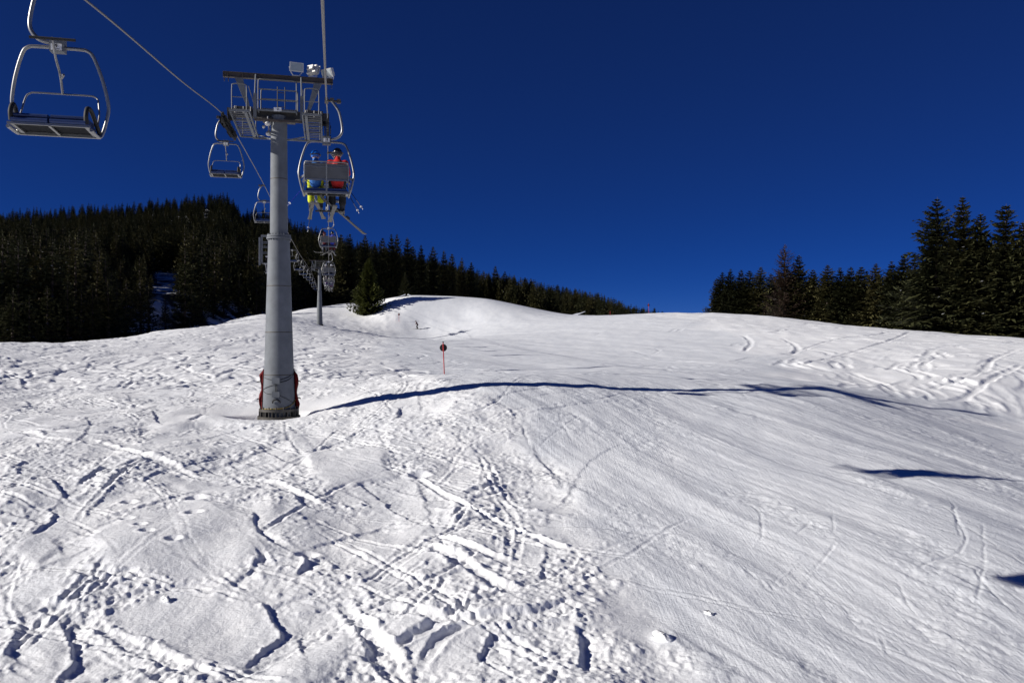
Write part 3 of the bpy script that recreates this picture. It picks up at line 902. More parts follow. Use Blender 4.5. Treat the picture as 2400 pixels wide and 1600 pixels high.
# tall spruces behind the far crest
SIL_MID = [(798,549),(819,548),(855,551),(878,572),(896,557),(920,549),(931,548),(953,557),(968,577),(987,574),(1014,577),(1039,587),(1059,595),(1085,604),(1104,614)]
plant_sil(SIL_MID, lambda px: float(np.interp(px, [790, 850, 960, 1110], [285, 290, 300, 315])), lambda x, y: min(hz(x, y), gz(x, y)) - 0.5, [HI[0], HI[2], HI[1], HI[3]], 'spruce_tree',
          lambda i, px, py, h: 'tall dark spruce behind the far snow crest, %s treetop from the left there' % ordinal(i), 'tall spruces behind the far crest', wide=1.2)
SIL_FAR = [(1129,640),(1146,642),(1162,623),(1184,635),(1205,644),(1230,650),(1243,652),(1268,661),(1293,669),(1307,667),(1328,673),(1351,677),(1374,683),(1400,686),(1427,696),(1450,704),(1473,715),(1504,723),(1534,721),(1553,729)]
plant_sil(SIL_FAR, lambda px: float(np.interp(px, [1120, 1250, 1560], [345, 360, 330])), lambda x, y: hz(x, y) - 0.5, [HI[2], HI[0], HI[3], HI[1]], 'spruce_tree',
          lambda i, px, py, h: 'dark spruce on the wooded ridge sloping down right, %s treetop from the left' % ordinal(i), 'spruces on the ridge above the piste', wide=1.2)
x, y = at_px(950, 262.0)
plant('spruce_tree', HI[3], x, y, gz(x, y) - 0.3, 13.0, 'smaller spruce just behind the little snowy roof on the far crest', 'tall spruces behind the far crest')
# the lone young fir on the slope
x, y = at_px(865, 200.0)
plant('young_fir', FIR, x, y, gz(x, y) - 0.4, (735 - 604) / F * 200.0 + 0.4, 'lone young olive green fir standing on open snow right of the second tower', None, 1.05)
# right-hand cluster
SIL_R = [(1680,653),(1694,637),(1712,630),(1736,632),(1756,634),(1782,625),(1838,573),(1872,598),(1906,632),(1940,620),(1969,627),(1995,625),(2018,625),(2056,617),(2091,612),(2117,595),(2144,607),(2193,465),(2263,462),(2300,501),(2352,481),(2398,520)]
def r_depth(px): return float(np.interp(px, [1680, 1800, 1815, 1890, 1940, 2140, 2170, 2400], [205, 195, 165, 165, 160, 145, 122, 112]))
def r_lab(i, px, py, h):
    if px == 1838: return 'brown thinly needled larch sticking out above the right-hand spruces'
    if px == 2193: return 'leftmost of the tall spruces at the right edge, with drooping boughs'
    if px == 2263: return 'tallest dark spruce in the group at the right edge'
    if px == 2300: return 'dark spruce right behind the shoulder of the tallest right-hand spruce'
    if px == 2352: return 'tall pointed spruce near the right edge with a slim top'
    if px == 2398: return 'dark spruce cut off by the right edge of the picture'
    return 'dark spruce on the right-hand crest, %s treetop from the left' % ordinal(i)
for i, (px, py) in enumerate(SIL_R):
    d = r_depth(px); x, y = at_px(px, d); z = gz(x, y) - 0.4
    h = (800 - py) / F * d - z
    plant('larch_tree' if px == 1838 else 'spruce_tree', LARCH if px == 1838 else HI[i % 4], x, y, z, h, r_lab(i, px, py, h), 'trees on the right-hand crest', 1.55 if px < 2160 else 1.75)
rr = random.Random(5)
for i in range(50):
    px = 1690 + 760 * (i + rr.random()) / 50
    d = r_depth(px) + rr.uniform(8, 40); x, y = at_px(px, d); z = gz(x, y) - 0.4
    top = float(np.interp(px, [1690, 1800, 1850, 1900, 2150, 2190, 2450], [655, 640, 620, 640, 625, 560, 540])) + rr.uniform(0, 25)
    plant('spruce_tree', HI[rr.randrange(4)], x, y, z, (800 - top) / F * d - z, 'dark spruce in the shade behind the front row of the right-hand trees', 'trees behind the right-hand front row', 1.5)
# front of the left forest
SIL_L = [(-20,690),(28,676),(70,690),(112,668),(158,649),(190,672),(217,667),(253,655),(274,655),(295,649),(330,643),(348,668),(432,581),(450,665),(470,658),(500,668),(524,646),(560,643),(601,598),(640,640),(690,628),(715,650)]
plant_sil(SIL_L, lambda px: float(np.interp(px, _CPX, _CYC)) * 1.12 + 14, lambda x, y: hz(x, y) - 0.3, [LO[3], LO[1], LO[0]], 'spruce_tree',
          lambda i, px, py, h: 'spruce in the front row of the left forest, %s from the left edge' % ordinal(i), 'front row of the left forest', wide=1.45)
x, y = at_px(387, 178.0)
plant('spruce_tree', LO[1], x, y, hz(x, y) - 0.3, 9.0, 'small spruce standing alone in the snowy clearing of the left forest', 'front row of the left forest', 1.2)

def scatter_forest():
    r = np.random.default_rng(4)
    pts = []
    y = 95.0
    while y < 690:
        sp = 4.3 + y * 0.0026
        x0, x1 = (-560 - 1200) / F * y, (1600 - 1200) / F * y
        xs = np.arange(x0, x1, sp)
        xs = xs + r.uniform(-0.42, 0.42, len(xs)) * sp
        yy = y + r.uniform(-0.42, 0.42, len(xs)) * sp
        pts.append(np.stack([xs, yy], 1))
        y += sp
    P = np.vstack(pts)
    px = 1200 + F * P[:, 0] / P[:, 1]
    yc = np.interp(px, _CPX, _CYC); yr = np.interp(px, _RPX, _RYR)
    keep = (P[:, 1] > yc * 1.12 + 16) & (P[:, 1] < yr + 25)
    clear = (px > 356) & (px < 428) & (P[:, 1] < 340) | (px > 455) & (px < 480) & (P[:, 1] > 250) & (P[:, 1] < 330)
    thin = r.random(len(P)) < 0.93
    keep &= ~clear & thin & (px > -140) & (px < 1560)
    P = P[keep]
    Z = hill(P[:, 0], P[:, 1]) - 0.4
    ss = (P[:, 1] - np.interp(1200 + F * P[:, 0] / P[:, 1], _CPX, _CYC)) / 400.0
    H = r.uniform(11, 21, len(P)) * np.where(r.random(len(P)) < 0.2, 0.6, 1.0) * (1 - 0.28 * sstep(0.5, 1.0, ss))
    pxx = 1200 + F * P[:, 0] / P[:, 1]
    cap = (800 - np.interp(pxx, _RPX, _RPY) + r.uniform(-9, 7, len(P))) / F * P[:, 1] - Z      # no treetop above the ridge line
    ok = cap > 3.5
    P, Z, H, pxx, cap = P[ok], Z[ok], H[ok], pxx[ok], cap[ok]
    H = np.minimum(H, cap)
    H = np.where((pxx > 230) & (pxx < 362) & (P[:, 1] > 165) & (P[:, 1] < 300), H * 0.62, H)
    app = H / P[:, 1]
    px = 1200 + F * P[:, 0] / P[:, 1]
    app = np.where((px > -30), app, 0)
    order = np.argsort(-app)
    return P[order], Z[order], H[order]
FP, FZ, FH = scatter_forest()
N_IND = 300 - N_TREES
for i in range(N_IND):
    x, y = FP[i]
    far = 1200 + F * x / y > 760
    plant('spruce_tree', LO[i % 5], x, y, FZ[i], FH[i],
          'dark spruce among the dense trees on the hillside right of the lift' if far else 'dark spruce among the dense snow-flecked trees of the left forest',
          'spruces in the right part of the hillside forest' if far else 'spruces inside the left forest', 1.5)

def build_forest_mass():
    """the rest of the wooded hillside, instanced on points"""
    P, Z, H = FP[N_IND:], FZ[N_IND:], FH[N_IND:]
    me = bpy.data.meshes.new('hillside_forest')
    me.vertices.add(len(P))
    me.vertices.foreach_set('co', np.column_stack([P, Z]).astype(np.float32).ravel())
    for nm, val in (('tree_height', H / HB), ('turn', RNG.random(len(P)) * 6.28)):
        a = me.attributes.new(nm, 'FLOAT', 'POINT'); a.data.foreach_set('value', val.astype(np.float32))
    a = me.attributes.new('pick', 'INT', 'POINT'); a.data.foreach_set('value', RNG.integers(0, 5, len(P)).astype(np.int32))
    o = link_mesh('hillside_forest', me)
    tag(o, kind='stuff')
    o['label'] = 'dense dark spruce forest covering the hillside up to the ridge'
    src = bpy.data.collections.new('tree_sources')
    for i in range(5):
        b = bpy.data.objects.new('forest_tree_source', LO[i][0])
        src.objects.link(b)
    ng = bpy.data.node_groups.new('forest', 'GeometryNodeTree')
    ng.interface.new_socket('Geometry', in_out='INPUT', socket_type='NodeSocketGeometry')
    ng.interface.new_socket('Geometry', in_out='OUTPUT', socket_type='NodeSocketGeometry')
    n, l = ng.nodes, ng.links
    gi = n.new('NodeGroupInput'); go = n.new('NodeGroupOutput')
    iop = n.new('GeometryNodeInstanceOnPoints')
    ci = n.new('GeometryNodeCollectionInfo'); ci.inputs['Collection'].default_value = src
    ci.inputs['Separate Children'].default_value = True; ci.inputs['Reset Children'].default_value = True
    def attr(nm, dt):
        q = n.new('GeometryNodeInputNamedAttribute'); q.data_type = dt; q.inputs['Name'].default_value = nm
        return q.outputs['Attribute']
    l.new(gi.outputs[0], iop.inputs['Points']); l.new(ci.outputs[0], iop.inputs['Instance'])
    iop.inputs['Pick Instance'].default_value = True
    l.new(attr('pick', 'INT'), iop.inputs['Instance Index'])
    cx = n.new('ShaderNodeCombineXYZ'); l.new(attr('turn', 'FLOAT'), cx.inputs['Z']); l.new(cx.outputs[0], iop.inputs['Rotation'])
    sx = n.new('ShaderNodeCombineXYZ'); h = attr('tree_height', 'FLOAT')
    wd = n.new('ShaderNodeMath'); wd.operation = 'MULTIPLY'; wd.inputs[1].default_value = 1.4; l.new(h, wd.inputs[0])
    l.new(wd.outputs[0], sx.inputs['X']); l.new(wd.outputs[0], sx.inputs['Y']); l.new(h, sx.inputs['Z'])
    l.new(sx.outputs[0], iop.inputs['Scale'])
    l.new(iop.outputs[0], go.inputs[0])
    md = o.modifiers.new('forest', 'NODES'); md.node_group = ng
build_forest_mass()

# ------------------------------------------------------------------ lift materials
GALV = material('galvanised_steel', (0.150, 0.162, 0.178), 0.68, 0.0, 0.25, noise=0.2, nscale=1.3)
RAILM = material('railing_steel', (0.15, 0.155, 0.16), 0.55, 0.3, noise=0.12, nscale=3.0)
GALV_L = material('galvanised_tube', (0.27, 0.27, 0.265), 0.40, 0.7, noise=0.12, nscale=9.0)
GALV_D = material('weathered_steel', (0.075, 0.068, 0.06), 0.6, 0.3, noise=0.3, nscale=4.0)
RUST = material('primed_beam', (0.10, 0.082, 0.068), 0.65, 0.25, noise=0.3, nscale=2.5)
RUBBER = material('black_rubber', (0.012, 0.012, 0.012), 0.7)
DARKP = material('dark_panel', (0.012, 0.013, 0.016), 0.85, 0.0, 0.1, noise=0.2, nscale=6.0)
GREYP = material('grey_backrest_panel', (0.095, 0.097, 0.102), 0.5, 0.1, noise=0.25, nscale=3.5)
BLUEP = material('blue_cushion', (0.012, 0.035, 0.13), 0.5, noise=0.2, nscale=6.0)
WHITEP = material('white_plate', (0.8, 0.8, 0.8), 0.5)
BLACKP = material('black_lettering', (0.01, 0.01, 0.012), 0.6)
ROPEM = material('steel_rope', (0.20, 0.19, 0.18), 0.5, 0.6, noise=0.3, nscale=60.0)
REDPAD = material('red_padding', (0.11, 0.003, 0.004), 0.7, 0.0, 0.2, noise=0.3, nscale=4.0, bump=0.3, bscale=6.0)
LAMPG = material('lamp_glass', (0.45, 0.5, 0.52), 0.12, 0.3)
LAMPB = material('lamp_housing', (0.55, 0.54, 0.52), 0.4, 0.3, noise=0.1)
CONC = material('concrete', (0.30, 0.29, 0.27), 0.85, noise=0.3, nscale=5.0)
YELLOWB = material('yellow_cord', (0.35, 0.25, 0.03), 0.6)

def flat_text(name, txt, size, mat, parent, loc, rot):
    cu = bpy.data.curves.new(name, 'FONT')
    cu.body = txt; cu.size = size; cu.align_x = 'CENTER'; cu.align_y = 'CENTER'; cu.extrude = 0.002; cu.offset = size * 0.02
    t = bpy.data.objects.new(name, cu)
    COL.objects.link(t)
    bpy.context.view_layer.update()
    me = bpy.data.meshes.new_from_object(t.evaluated_get(bpy.context.evaluated_depsgraph_get()))
    bpy.data.objects.remove(t)
    me.materials.clear(); me.materials.append(mat)
    o = bpy.data.objects.new(name, me); COL.objects.link(o)
    o.parent = parent; o.location = loc; o.rotation_euler = rot
    return o

# ------------------------------------------------------------------ ropes
def hermite(knots, x):
    xs = [k[0] for k in knots]; zs = [k[1] for k in knots]
    if x <= xs[0]: return zs[0] + (x - xs[0]) * (zs[1] - zs[0]) / (xs[1] - xs[0])
    if x >= xs[-1]: return zs[-1]
    i = max(j for j in range(len(xs)) if xs[j] <= x); i = min(i, len(xs) - 2)
    def sl(j):
        if j == 0: return (zs[1] - zs[0]) / (xs[1] - xs[0])
        if j == len(xs) - 1: return (zs[-1] - zs[-2]) / (xs[-1] - xs[-2])
        return 0.5 * ((zs[j + 1] - zs[j]) / (xs[j + 1] - xs[j]) + (zs[j] - zs[j - 1]) / (xs[j] - xs[j - 1]))
    h = xs[i + 1] - xs[i]; t = (x - xs[i]) / h
    return (2 * t ** 3 - 3 * t * t + 1) * zs[i] + (t ** 3 - 2 * t * t + t) * h * sl(i) + (-2 * t ** 3 + 3 * t * t) * zs[i + 1] + (t ** 3 - t * t) * h * sl(i + 1)
KN_R = [(-30, -2.6), (0, 1.95), (8.3, 3.56), (20, 6.05), (31.0, 8.72), (33.0, 8.98), (35.2, 9.06), (57, 9.1), (79, 8.9), (98, 9.3), (117, 10.2), (136, 11.5), (155, 13.5), (168, 15.1), (172, 15.5), (220, 16.9), (270, 19.4), (328, 24.3), (333, 24.7)]
KN_L = [(-30, -1.6), (0, 3.05), (13.4, 5.74), (22, 7.2), (30.5, 8.72), (32.5, 8.98), (34.8, 9.10), (48, 9.75), (57, 10.05), (85, 11.0), (107, 11.9), (137, 13.5), (168, 15.2), (172, 15.5), (220, 17.0), (270, 19.6), (328, 24.3), (333, 24.7)]
def rope_pt(side, depth):
    lat = LAT_R if side == 'R' else LAT_L
    x, y = lift_xy(lat, depth)
    return Vector((x, y, hermite(KN_R if side == 'R' else KN_L, depth)))
for side, lab in (('R', 'steel haul rope of the uphill side rising past the tower on its right'), ('L', 'steel haul rope of the downhill side running from top left past the tower')):
    b = MB()
    ds = list(np.linspace(-28, 40, 60)) + list(np.linspace(42, 333, 110))
    b.tube([rope_pt(side, d) for d in ds], 0.021, 6)
    o = b.build('haul_rope', ROPEM)
    tag(o, lab, 'cable', 'haul ropes of the chairlift')

# ------------------------------------------------------------------ lift tower
TZ = 9.30                                      # world height of the near tower's pole top
def build_tower(base, name, label, full=True, number=None):
    top = 12.42                                 # pole top above the origin (origin lies at the foot of the pole)
    t = empty(name, base, LROT)
    tag(t, label, 'lift tower', 'lift towers')
    # pole: tapered lower part, flange, slimmer upper part
    b = MB()
    zf = top - 5.0
    prof = [(-1.2, 0.665), (0.0, 0.66), (1.75, 0.60), (3.5, 0.545), (5.4, 0.49), (zf, 0.425)]
    b.tube([(0, 0, z) for z, r in prof], 0, 40, rads=[r for z, r in prof])
    prof = [(zf, 0.36), (top - 2.6, 0.345), (top, 0.325)]
    b.tube([(0, 0, z) for z, r in prof], 0, 40, rads=[r for z, r in prof])
    pole = b.build('pole', GALV, t)
    for zs, rs in ((1.75, 0.60), (3.5, 0.545), (5.4, 0.49), (top - 2.6, 0.345)):
        w = MB(); w.tube([(0, 0, zs - 0.02), (0, 0, zs - 0.008), (0, 0, zs + 0.008), (0, 0, zs + 0.02)], 0, 40, rads=[rs + 0.001, rs + 0.007, rs + 0.007, rs + 0.001], caps=False)
        w.build('weld_seam', GALV_D, pole)
    b = MB()
    b.disc((0, 0, zf - 0.045), (0, 0, 1), 0.50, 0.07, 32); b.disc((0, 0, zf + 0.045), (0, 0, 1), 0.48, 0.07, 32)
    for k in range(24):
        a = 6.283 * k / 24
        b.tube([(0.445 * math.cos(a), 0.445 * math.sin(a), zf - 0.13), (0.445 * math.cos(a), 0.445 * math.sin(a), zf + 0.13)], 0.022, 6)
    b.build('flange', GALV, t)
    # foot
    b = MB()
    b.disc((0, 0, 0.30), (0, 0, 1), 0.80, 0.10, 32)
    b.disc((0, 0, -0.1), (0, 0, 1), 0.86, 0.30, 32)
    for k in range(16):
        a = 6.283 * k / 16 + 0.1
        b.box((0.72 * math.cos(a), 0.72 * math.sin(a), 0.14), (0.035, 0.16, 0.24), Matrix.Rotation(a + 1.57, 3, 'Z'))
        b.tube([(0.75 * math.cos(a + .2), 0.75 * math.sin(a + .2), 0.05), (0.75 * math.cos(a + .2), 0.75 * math.sin(a + .2), 0.45)], 0.025, 6)
    b.build('base_flange', GALV_D, t)
    zc = top + 0.05                            # crossarm
    b = MB()
    b.box((0, 0, zc), (4.05, 0.34, 0.32)); b.box((0, 0, zc - 0.22), (1.3, 0.5, 0.12))
    for sx in (-1, 1):
        b.box((sx * 1.4, -0.2, zc + 0.05), (0.75, 0.05, 0.36))
    ca = b.build('crossarm', GALV_D, t)
    b = MB()
    for sx in (-1, 1):
        for dx in (-0.32, -0.26, 0.02, 0.3):
            b.tube([(sx * 1.4 + dx, -0.245, zc - 0.10), (sx * 1.4 + dx, -0.245, zc + 0.22)], 0.018, 6)
    b.build('bolt_row', GALV_L, ca)
    # lifting frame over the top
    zb = top + 1.55
    b = MB()
    b.box((0, -0.15, zb + 0.10), (4.35, 0.16, 0.02)); b.box((0, -0.15, zb - 0.10), (4.35, 0.16, 0.02)); b.box((0, -0.15, zb), (4.35, 0.02, 0.19))
    for x in (-2.17, -2.0, -1.42, -0.9, 0.86, 1.98, 2.17): b.box((x, -0.15, zb), (0.02, 0.15, 0.19))
    for x in (-2.13, -1.97, 2.13): b.box((x, -0.15, zb - 0.19), (0.02, 0.10, 0.16))
    lb = b.build('lifting_beam', RUST, t)
    for sx in (-1, 1):
        b = MB()
        lo, hi = 1.18, 1.58
        v = [(sx * (lo - .07), z, zc + 0.16) for z in (-0.2, -0.1)] + [(sx * (lo + .05), z, zc + 0.16) for z in (-0.2, -0.1)] + [(sx * (hi - .17), z, zb - 0.11) for z in (-0.2, -0.1)] + [(sx * (hi + .15), z, zb - 0.11) for z in (-0.2, -0.1)]
        b._add(v, [(0, 2, 6, 4), (1, 5, 7, 3), (0, 4, 5, 1), (2, 3, 7, 6), (4, 6, 7, 5), (0, 1, 3, 2)])
        b.box((sx * (hi - 0.02), -0.215, zb - 0.15), (0.10, 0.012, 0.05))
        b.build('strut', GALV, t)
    # sheave trains and catwalks
    zr = 12.09                                 # rope above origin at the tower
    slope = 0.075
    for sx in (-1, 1):
        x = sx * 1.965
        tr = MB()
        for k in range(4):
            y0, y1 = -2.15 + k * 1.1, -2.15 + k * 1.1 + 0.85
            tr.bar((x - 0.09, y0, zr - 0.24 + slope * y0), (x - 0.09, y1, zr - 0.24 + slope * y1), 0.02, 0.10)
            tr.bar((x + 0.09, y0, zr - 0.24 + slope * y0), (x + 0.09, y1, zr - 0.24 + slope * y1), 0.02, 0.10)
        for k in range(2):
            ya, yb = -1.85 + 2.2 * k, -0.6 + 2.2 * k
            for dx in (-0.12, 0.12):
                tr.bar((x + dx, ya, zr - 0.32 + slope * ya), (x + dx, yb, zr - 0.32 + slope * yb), 0.025, 0.13)
        tr.bar((x - 0.14 * 0, -1.3, zr - 0.36 + slope * -1.3), (x, 1.3, zr - 0.36 + slope * 1.3), 0.10, 0.14)
        tr.box((x - sx * 0.12, 0, zc - 0.10), (0.30, 0.26, 0.40))
        tr.bar((x - sx * 0.20, -1.95, zr - 0.05 + slope * -1.95), (x - sx * 0.20, -1.3, zr - 0.30), 0.02, 0.22)
        st = tr.build('sheave_train', DARKP, t)
        for k in range(8):
            y = -2.0 + k * (4.0 / 7)
            w = MB()
            zz = zr - 0.215 + slope * y
            w.disc((x, y, zz), (1, 0, 0), 0.21, 0.09, 20)
            w.disc((x, y, zz), (1, 0, 0), 0.06, 0.12, 10)
            w.build('sheave', RUBBER, st)
        cw = MB()
        xc = sx * 1.36; zz = 12.05
        for dx in (-0.36, 0.36):
            cw.bar((xc + dx, -2.0, zz), (xc + dx, 2.05, zz), 0.05, 0.10)
        for y in (-2.0, -0.7, 0.7, 2.05):
            cw.bar((xc - 0.36, y, zz - 0.03), (xc + 0.36, y, zz - 0.03), 0.05, 0.06)
        cw.bar((xc - sx * 0.22, -1.9, zz - 0.06), (xc - sx * 0.22, 2.0, zz - 0.06), 0.11, 0.02)
        cat = cw.build('catwalk', GALV, t)
        sl = MB(); sl.box((0, 0, 0), (0.68, 0.05, 0.03)); slm = sl.mesh('slat', RAILM)
        for k in range(14):
            o = bpy.data.objects.new('slat', slm); COL.objects.link(o); o.parent = cat
            o.location = (xc, -1.9 + k * 0.295, zz + 0.055)
        rl = MB()
        for y in (-1.98, 2.0):
            rl.tube(smooth_path([(xc - 0.27, y, zz), (xc - 0.27, y, zz + 0.85), (xc - 0.2, y, zz + 1.0), (xc + 0.2, y, zz + 1.0), (xc + 0.27, y, zz + 0.85), (xc + 0.27, y, zz)], 4), 0.022, 6)
            rl.tube([(xc - 0.27, y, zz + 0.5), (xc + 0.27, y, zz + 0.5)], 0.018, 6)
        rl.tube([(xc - sx * 0.34, -1.98, zz + 0.95), (xc - sx * 0.34, 2.0, zz + 0.95)], 0.018, 6)
        rl.build('railing', RAILM, cat)
        pm = MB()                               # upright of the inner railing
        pm.bar((sx * 0.92, -0.35, zc - 0.25), (sx * 0.92, -0.35, zc + 0.75), 0.13, 0.09)
        pm.tube([(sx * 0.92, -0.35, zc + 0.72), (sx * 0.90, -0.22, zb + 0.06)], 0.035, 8)
        pm.build('post', GALV, t)
    # middle platform
    b = MB()
    zz = top + 0.10
    for x in (-0.78, 0.72): b.bar((x, -0.55, zz), (x, 0.9, zz), 0.05, 0.10)
    for y in (-0.55, 0.2, 0.9): b.bar((-0.78, y, zz - 0.02), (0.72, y, zz - 0.02), 0.05, 0.06)
    pf = b.build('platform', GALV, t)
    sl = MB(); sl.box((0, 0, 0), (0.03, 1.4, 0.05)); slm = sl.mesh('slat', GALV_D)
    for k in range(18):
        o = bpy.data.objects.new('slat', slm); COL.objects.link(o); o.parent = pf; o.location = (-0.74 + k * 0.0835, 0.17, zz + 0.06)
    for y in (-0.5, 0.85):
        b = MB()
        b.tube(smooth_path([(-0.78, y, zz), (-0.78, y, zz + 1.1), (-0.74, y, zz + 1.22), (-0.62, y, zz + 1.25), (0.56, y, zz + 1.25), (0.68, y, zz + 1.22), (0.72, y, zz + 1.1), (0.72, y, zz)], 3), 0.024, 6)
        for h in (0.42, 0.85): b.tube([(-0.78, y, zz + h), (0.72, y, zz + h)], 0.022, 6)
        b.build('railing', RAILM, pf)
    b = MB()
    for x in (-0.1, 0.2): b.tube([(x, 0.7, top - 1.4), (x, 0.7, zz + 1.35)], 0.02, 6)
    for k in range(9): b.tube([(-0.1, 0.7, top - 1.2 + 0.3 * k), (0.2, 0.7, top - 1.2 + 0.3 * k)], 0.015, 6)
    b.build('ladder', GALV_D, t)
    b = MB()
    b.bar((-0.95, -0.42, top - 0.28), (0.95, -0.42, top - 0.28), 0.06, 0.10)
    b.build('tie_bar', RUST, t)
    b = MB()
    b.bar((-1.2, 2.0, top - 0.45), (1.2, 2.0, top - 0.45), 0.05, 0.07)
    b.tube([(0.3, 0.25, top - 0.9), (0.95, 1.6, top - 0.4)], 0.03, 6); b.tube([(-0.3, 0.25, top - 0.9), (-0.95, 1.6, top - 0.4)], 0.03, 6)
    b.build('tie_bar', GALV, t)
    if full:
        for k, (x, z, yaw, pitch) in enumerate([(0.70, zb + 0.50, 0.15, 0.25), (1.36, zb + 0.44, 2.4, 0.30), (2.0, zb + 0.36, -0.75, 0.45)]):
            R = Matrix.Rotation(yaw, 3, 'Z') @ Matrix.Rotation(pitch, 3, 'X')
            c = Vector((x, -0.15, z))
            b = MB()
            b.box(c, (0.52, 0.16, 0.33), R, ch=0.03)
            b.box(c + R @ Vector((0, -0.10, 0)), (0.56, 0.035, 0.37), R)
            b.box(c + R @ Vector((0, 0.13, 0.02)), (0.30, 0.12, 0.18), R)
            for sx in (-1, 1):
                b.tube([c + R @ Vector((sx * 0.29, 0, 0)), (x + sx * 0.2, -0.15, z - 0.24), (x + sx * 0.08, -0.15, zb + 0.12)], 0.013, 6)
            b.box((x, -0.15, zb + 0.13), (0.34, 0.12, 0.05))
            fl = b.build('floodlight', LAMPB, t)
            g = MB(); g.box(c + R @ Vector((0, -0.122, 0)), (0.48, 0.012, 0.29), R)
            g.build('lens', LAMPG, fl)
        b = MB()
        b.sphere((-0.42, -0.35, top - 0.40), 0.13, 12, (1, 1, 0.8)); b.tube([(-0.42, -0.35, top - 0.3), (-0.42, -0.35, top - 0.1)], 0.03, 6)
        b.sphere((-0.42, 0.25, top - 0.66), 0.13, 12, (1, 1, 0.8)); b.tube([(-0.42, 0.25, top - 0.6), (-0.42, 0.25, top - 0.1)], 0.03, 6)
        b.sphere((-0.6, -0.1, top - 0.48), 0.07, 10)
        b.build('signal_lamp', LAMPB, t)
        b = MB(); b.box((-0.02, -0.62, top + 0.13), (0.30, 0.02, 0.15), Matrix.Rotation(-0.06, 3, 'Y'))
        pl = b.build('number_plate', WHITEP, t)
        flat_text('numeral', '3', 0.13, BLACKP, pl, (-0.01, -0.634, top + 0.13), (RAD(90), RAD(3), 0))
        # boxes and cables at the foot
        def cyl(ang, z, extra=0.0):
            r = float(np.interp(z, [0, 1.7, 3.5], [0.66, 0.60, 0.545])) + extra
            return (r * math.sin(ang), -r * math.cos(ang), z)
        for zc2, hh in ((1.52, 0.24), (0.97, 0.22)):
            a = -0.12
            b = MB(); c = cyl(a, zc2, 0.06); b.box(c, (0.30, 0.14, hh), Matrix.Rotation(a, 3, 'Z'))
            b.build('junction_box', GALV, t)
        b = MB()
        b.tube(smooth_path([cyl(0.15, 1.56, .02), cyl(0.7, 1.66, .02), cyl(1.4, 1.82, .02)]), 0.014, 6)
        b.tube(smooth_path([cyl(0.15, 1.46, .02), cyl(0.7, 1.55, .02), cyl(1.4, 1.78, .02)]), 0.014, 6)
        b.tube(smooth_path([cyl(-0.3, 1.54, .02), cyl(-0.8, 1.6, .02), cyl(-1.4, 1.66, .02)]), 0.010, 6)
        b.tube(smooth_path([cyl(-0.15, 1.38, .06), cyl(-0.8, 1.25, .02), cyl(-1.3, 1.12, .02), cyl(-0.8, 1.0, .02), cyl(-0.3, 0.97, .04)]), 0.009, 6)
        for dx in (-0.16, -0.08): b.tube([cyl(dx, 1.40, .05), cyl(dx + 0.02, 1.08, .05)], 0.012, 6)
        b.tube(smooth_path([cyl(-0.32, 0.62, .04), cyl(-0.28, 0.72, .06), cyl(-0.1, 0.76, .06), cyl(0.08, 0.70, .05), cyl(0.12, 0.62, .04)]), 0.028, 6)
        b.tube(smooth_path([cyl(0.1, 0.92, .03), cyl(0.6, 0.76, .02), cyl(1.1, 0.6, .02)]), 0.009, 6)
        b.build('cable', RUBBER, t)
        b = MB()
        b.tube(smooth_path([cyl(-1.2, 0.36, .03), cyl(-0.4, 0.38, .03), cyl(0.3, 0.40, .03), cyl(0.9, 0.52, .03), cyl(1.4, 0.70, .03)]), 0.016, 6)
        b.build('cord', YELLOWB, t)
    return t
tx, ty = TOWER_XY
BASE1 = -3.12
build_tower((tx, ty, BASE1), 'lift_tower', 'near round steel lift tower with floodlights, catwalks and number plate 3')
t2x, t2y = lift_xy(LAT_T, 170.0)
TB2 = 15.32 - 12.09
build_tower((t2x, t2y, TB2), 'lift_tower', 'second smaller lift tower standing on the slope beyond the near tower', full=False)
t3x, t3y = lift_xy(LAT_T, 330.0)
build_tower((t3x, t3y, 24.5 - 12.09), 'lift_tower', 'farthest lift tower, its pole just right of the second tower', full=False)

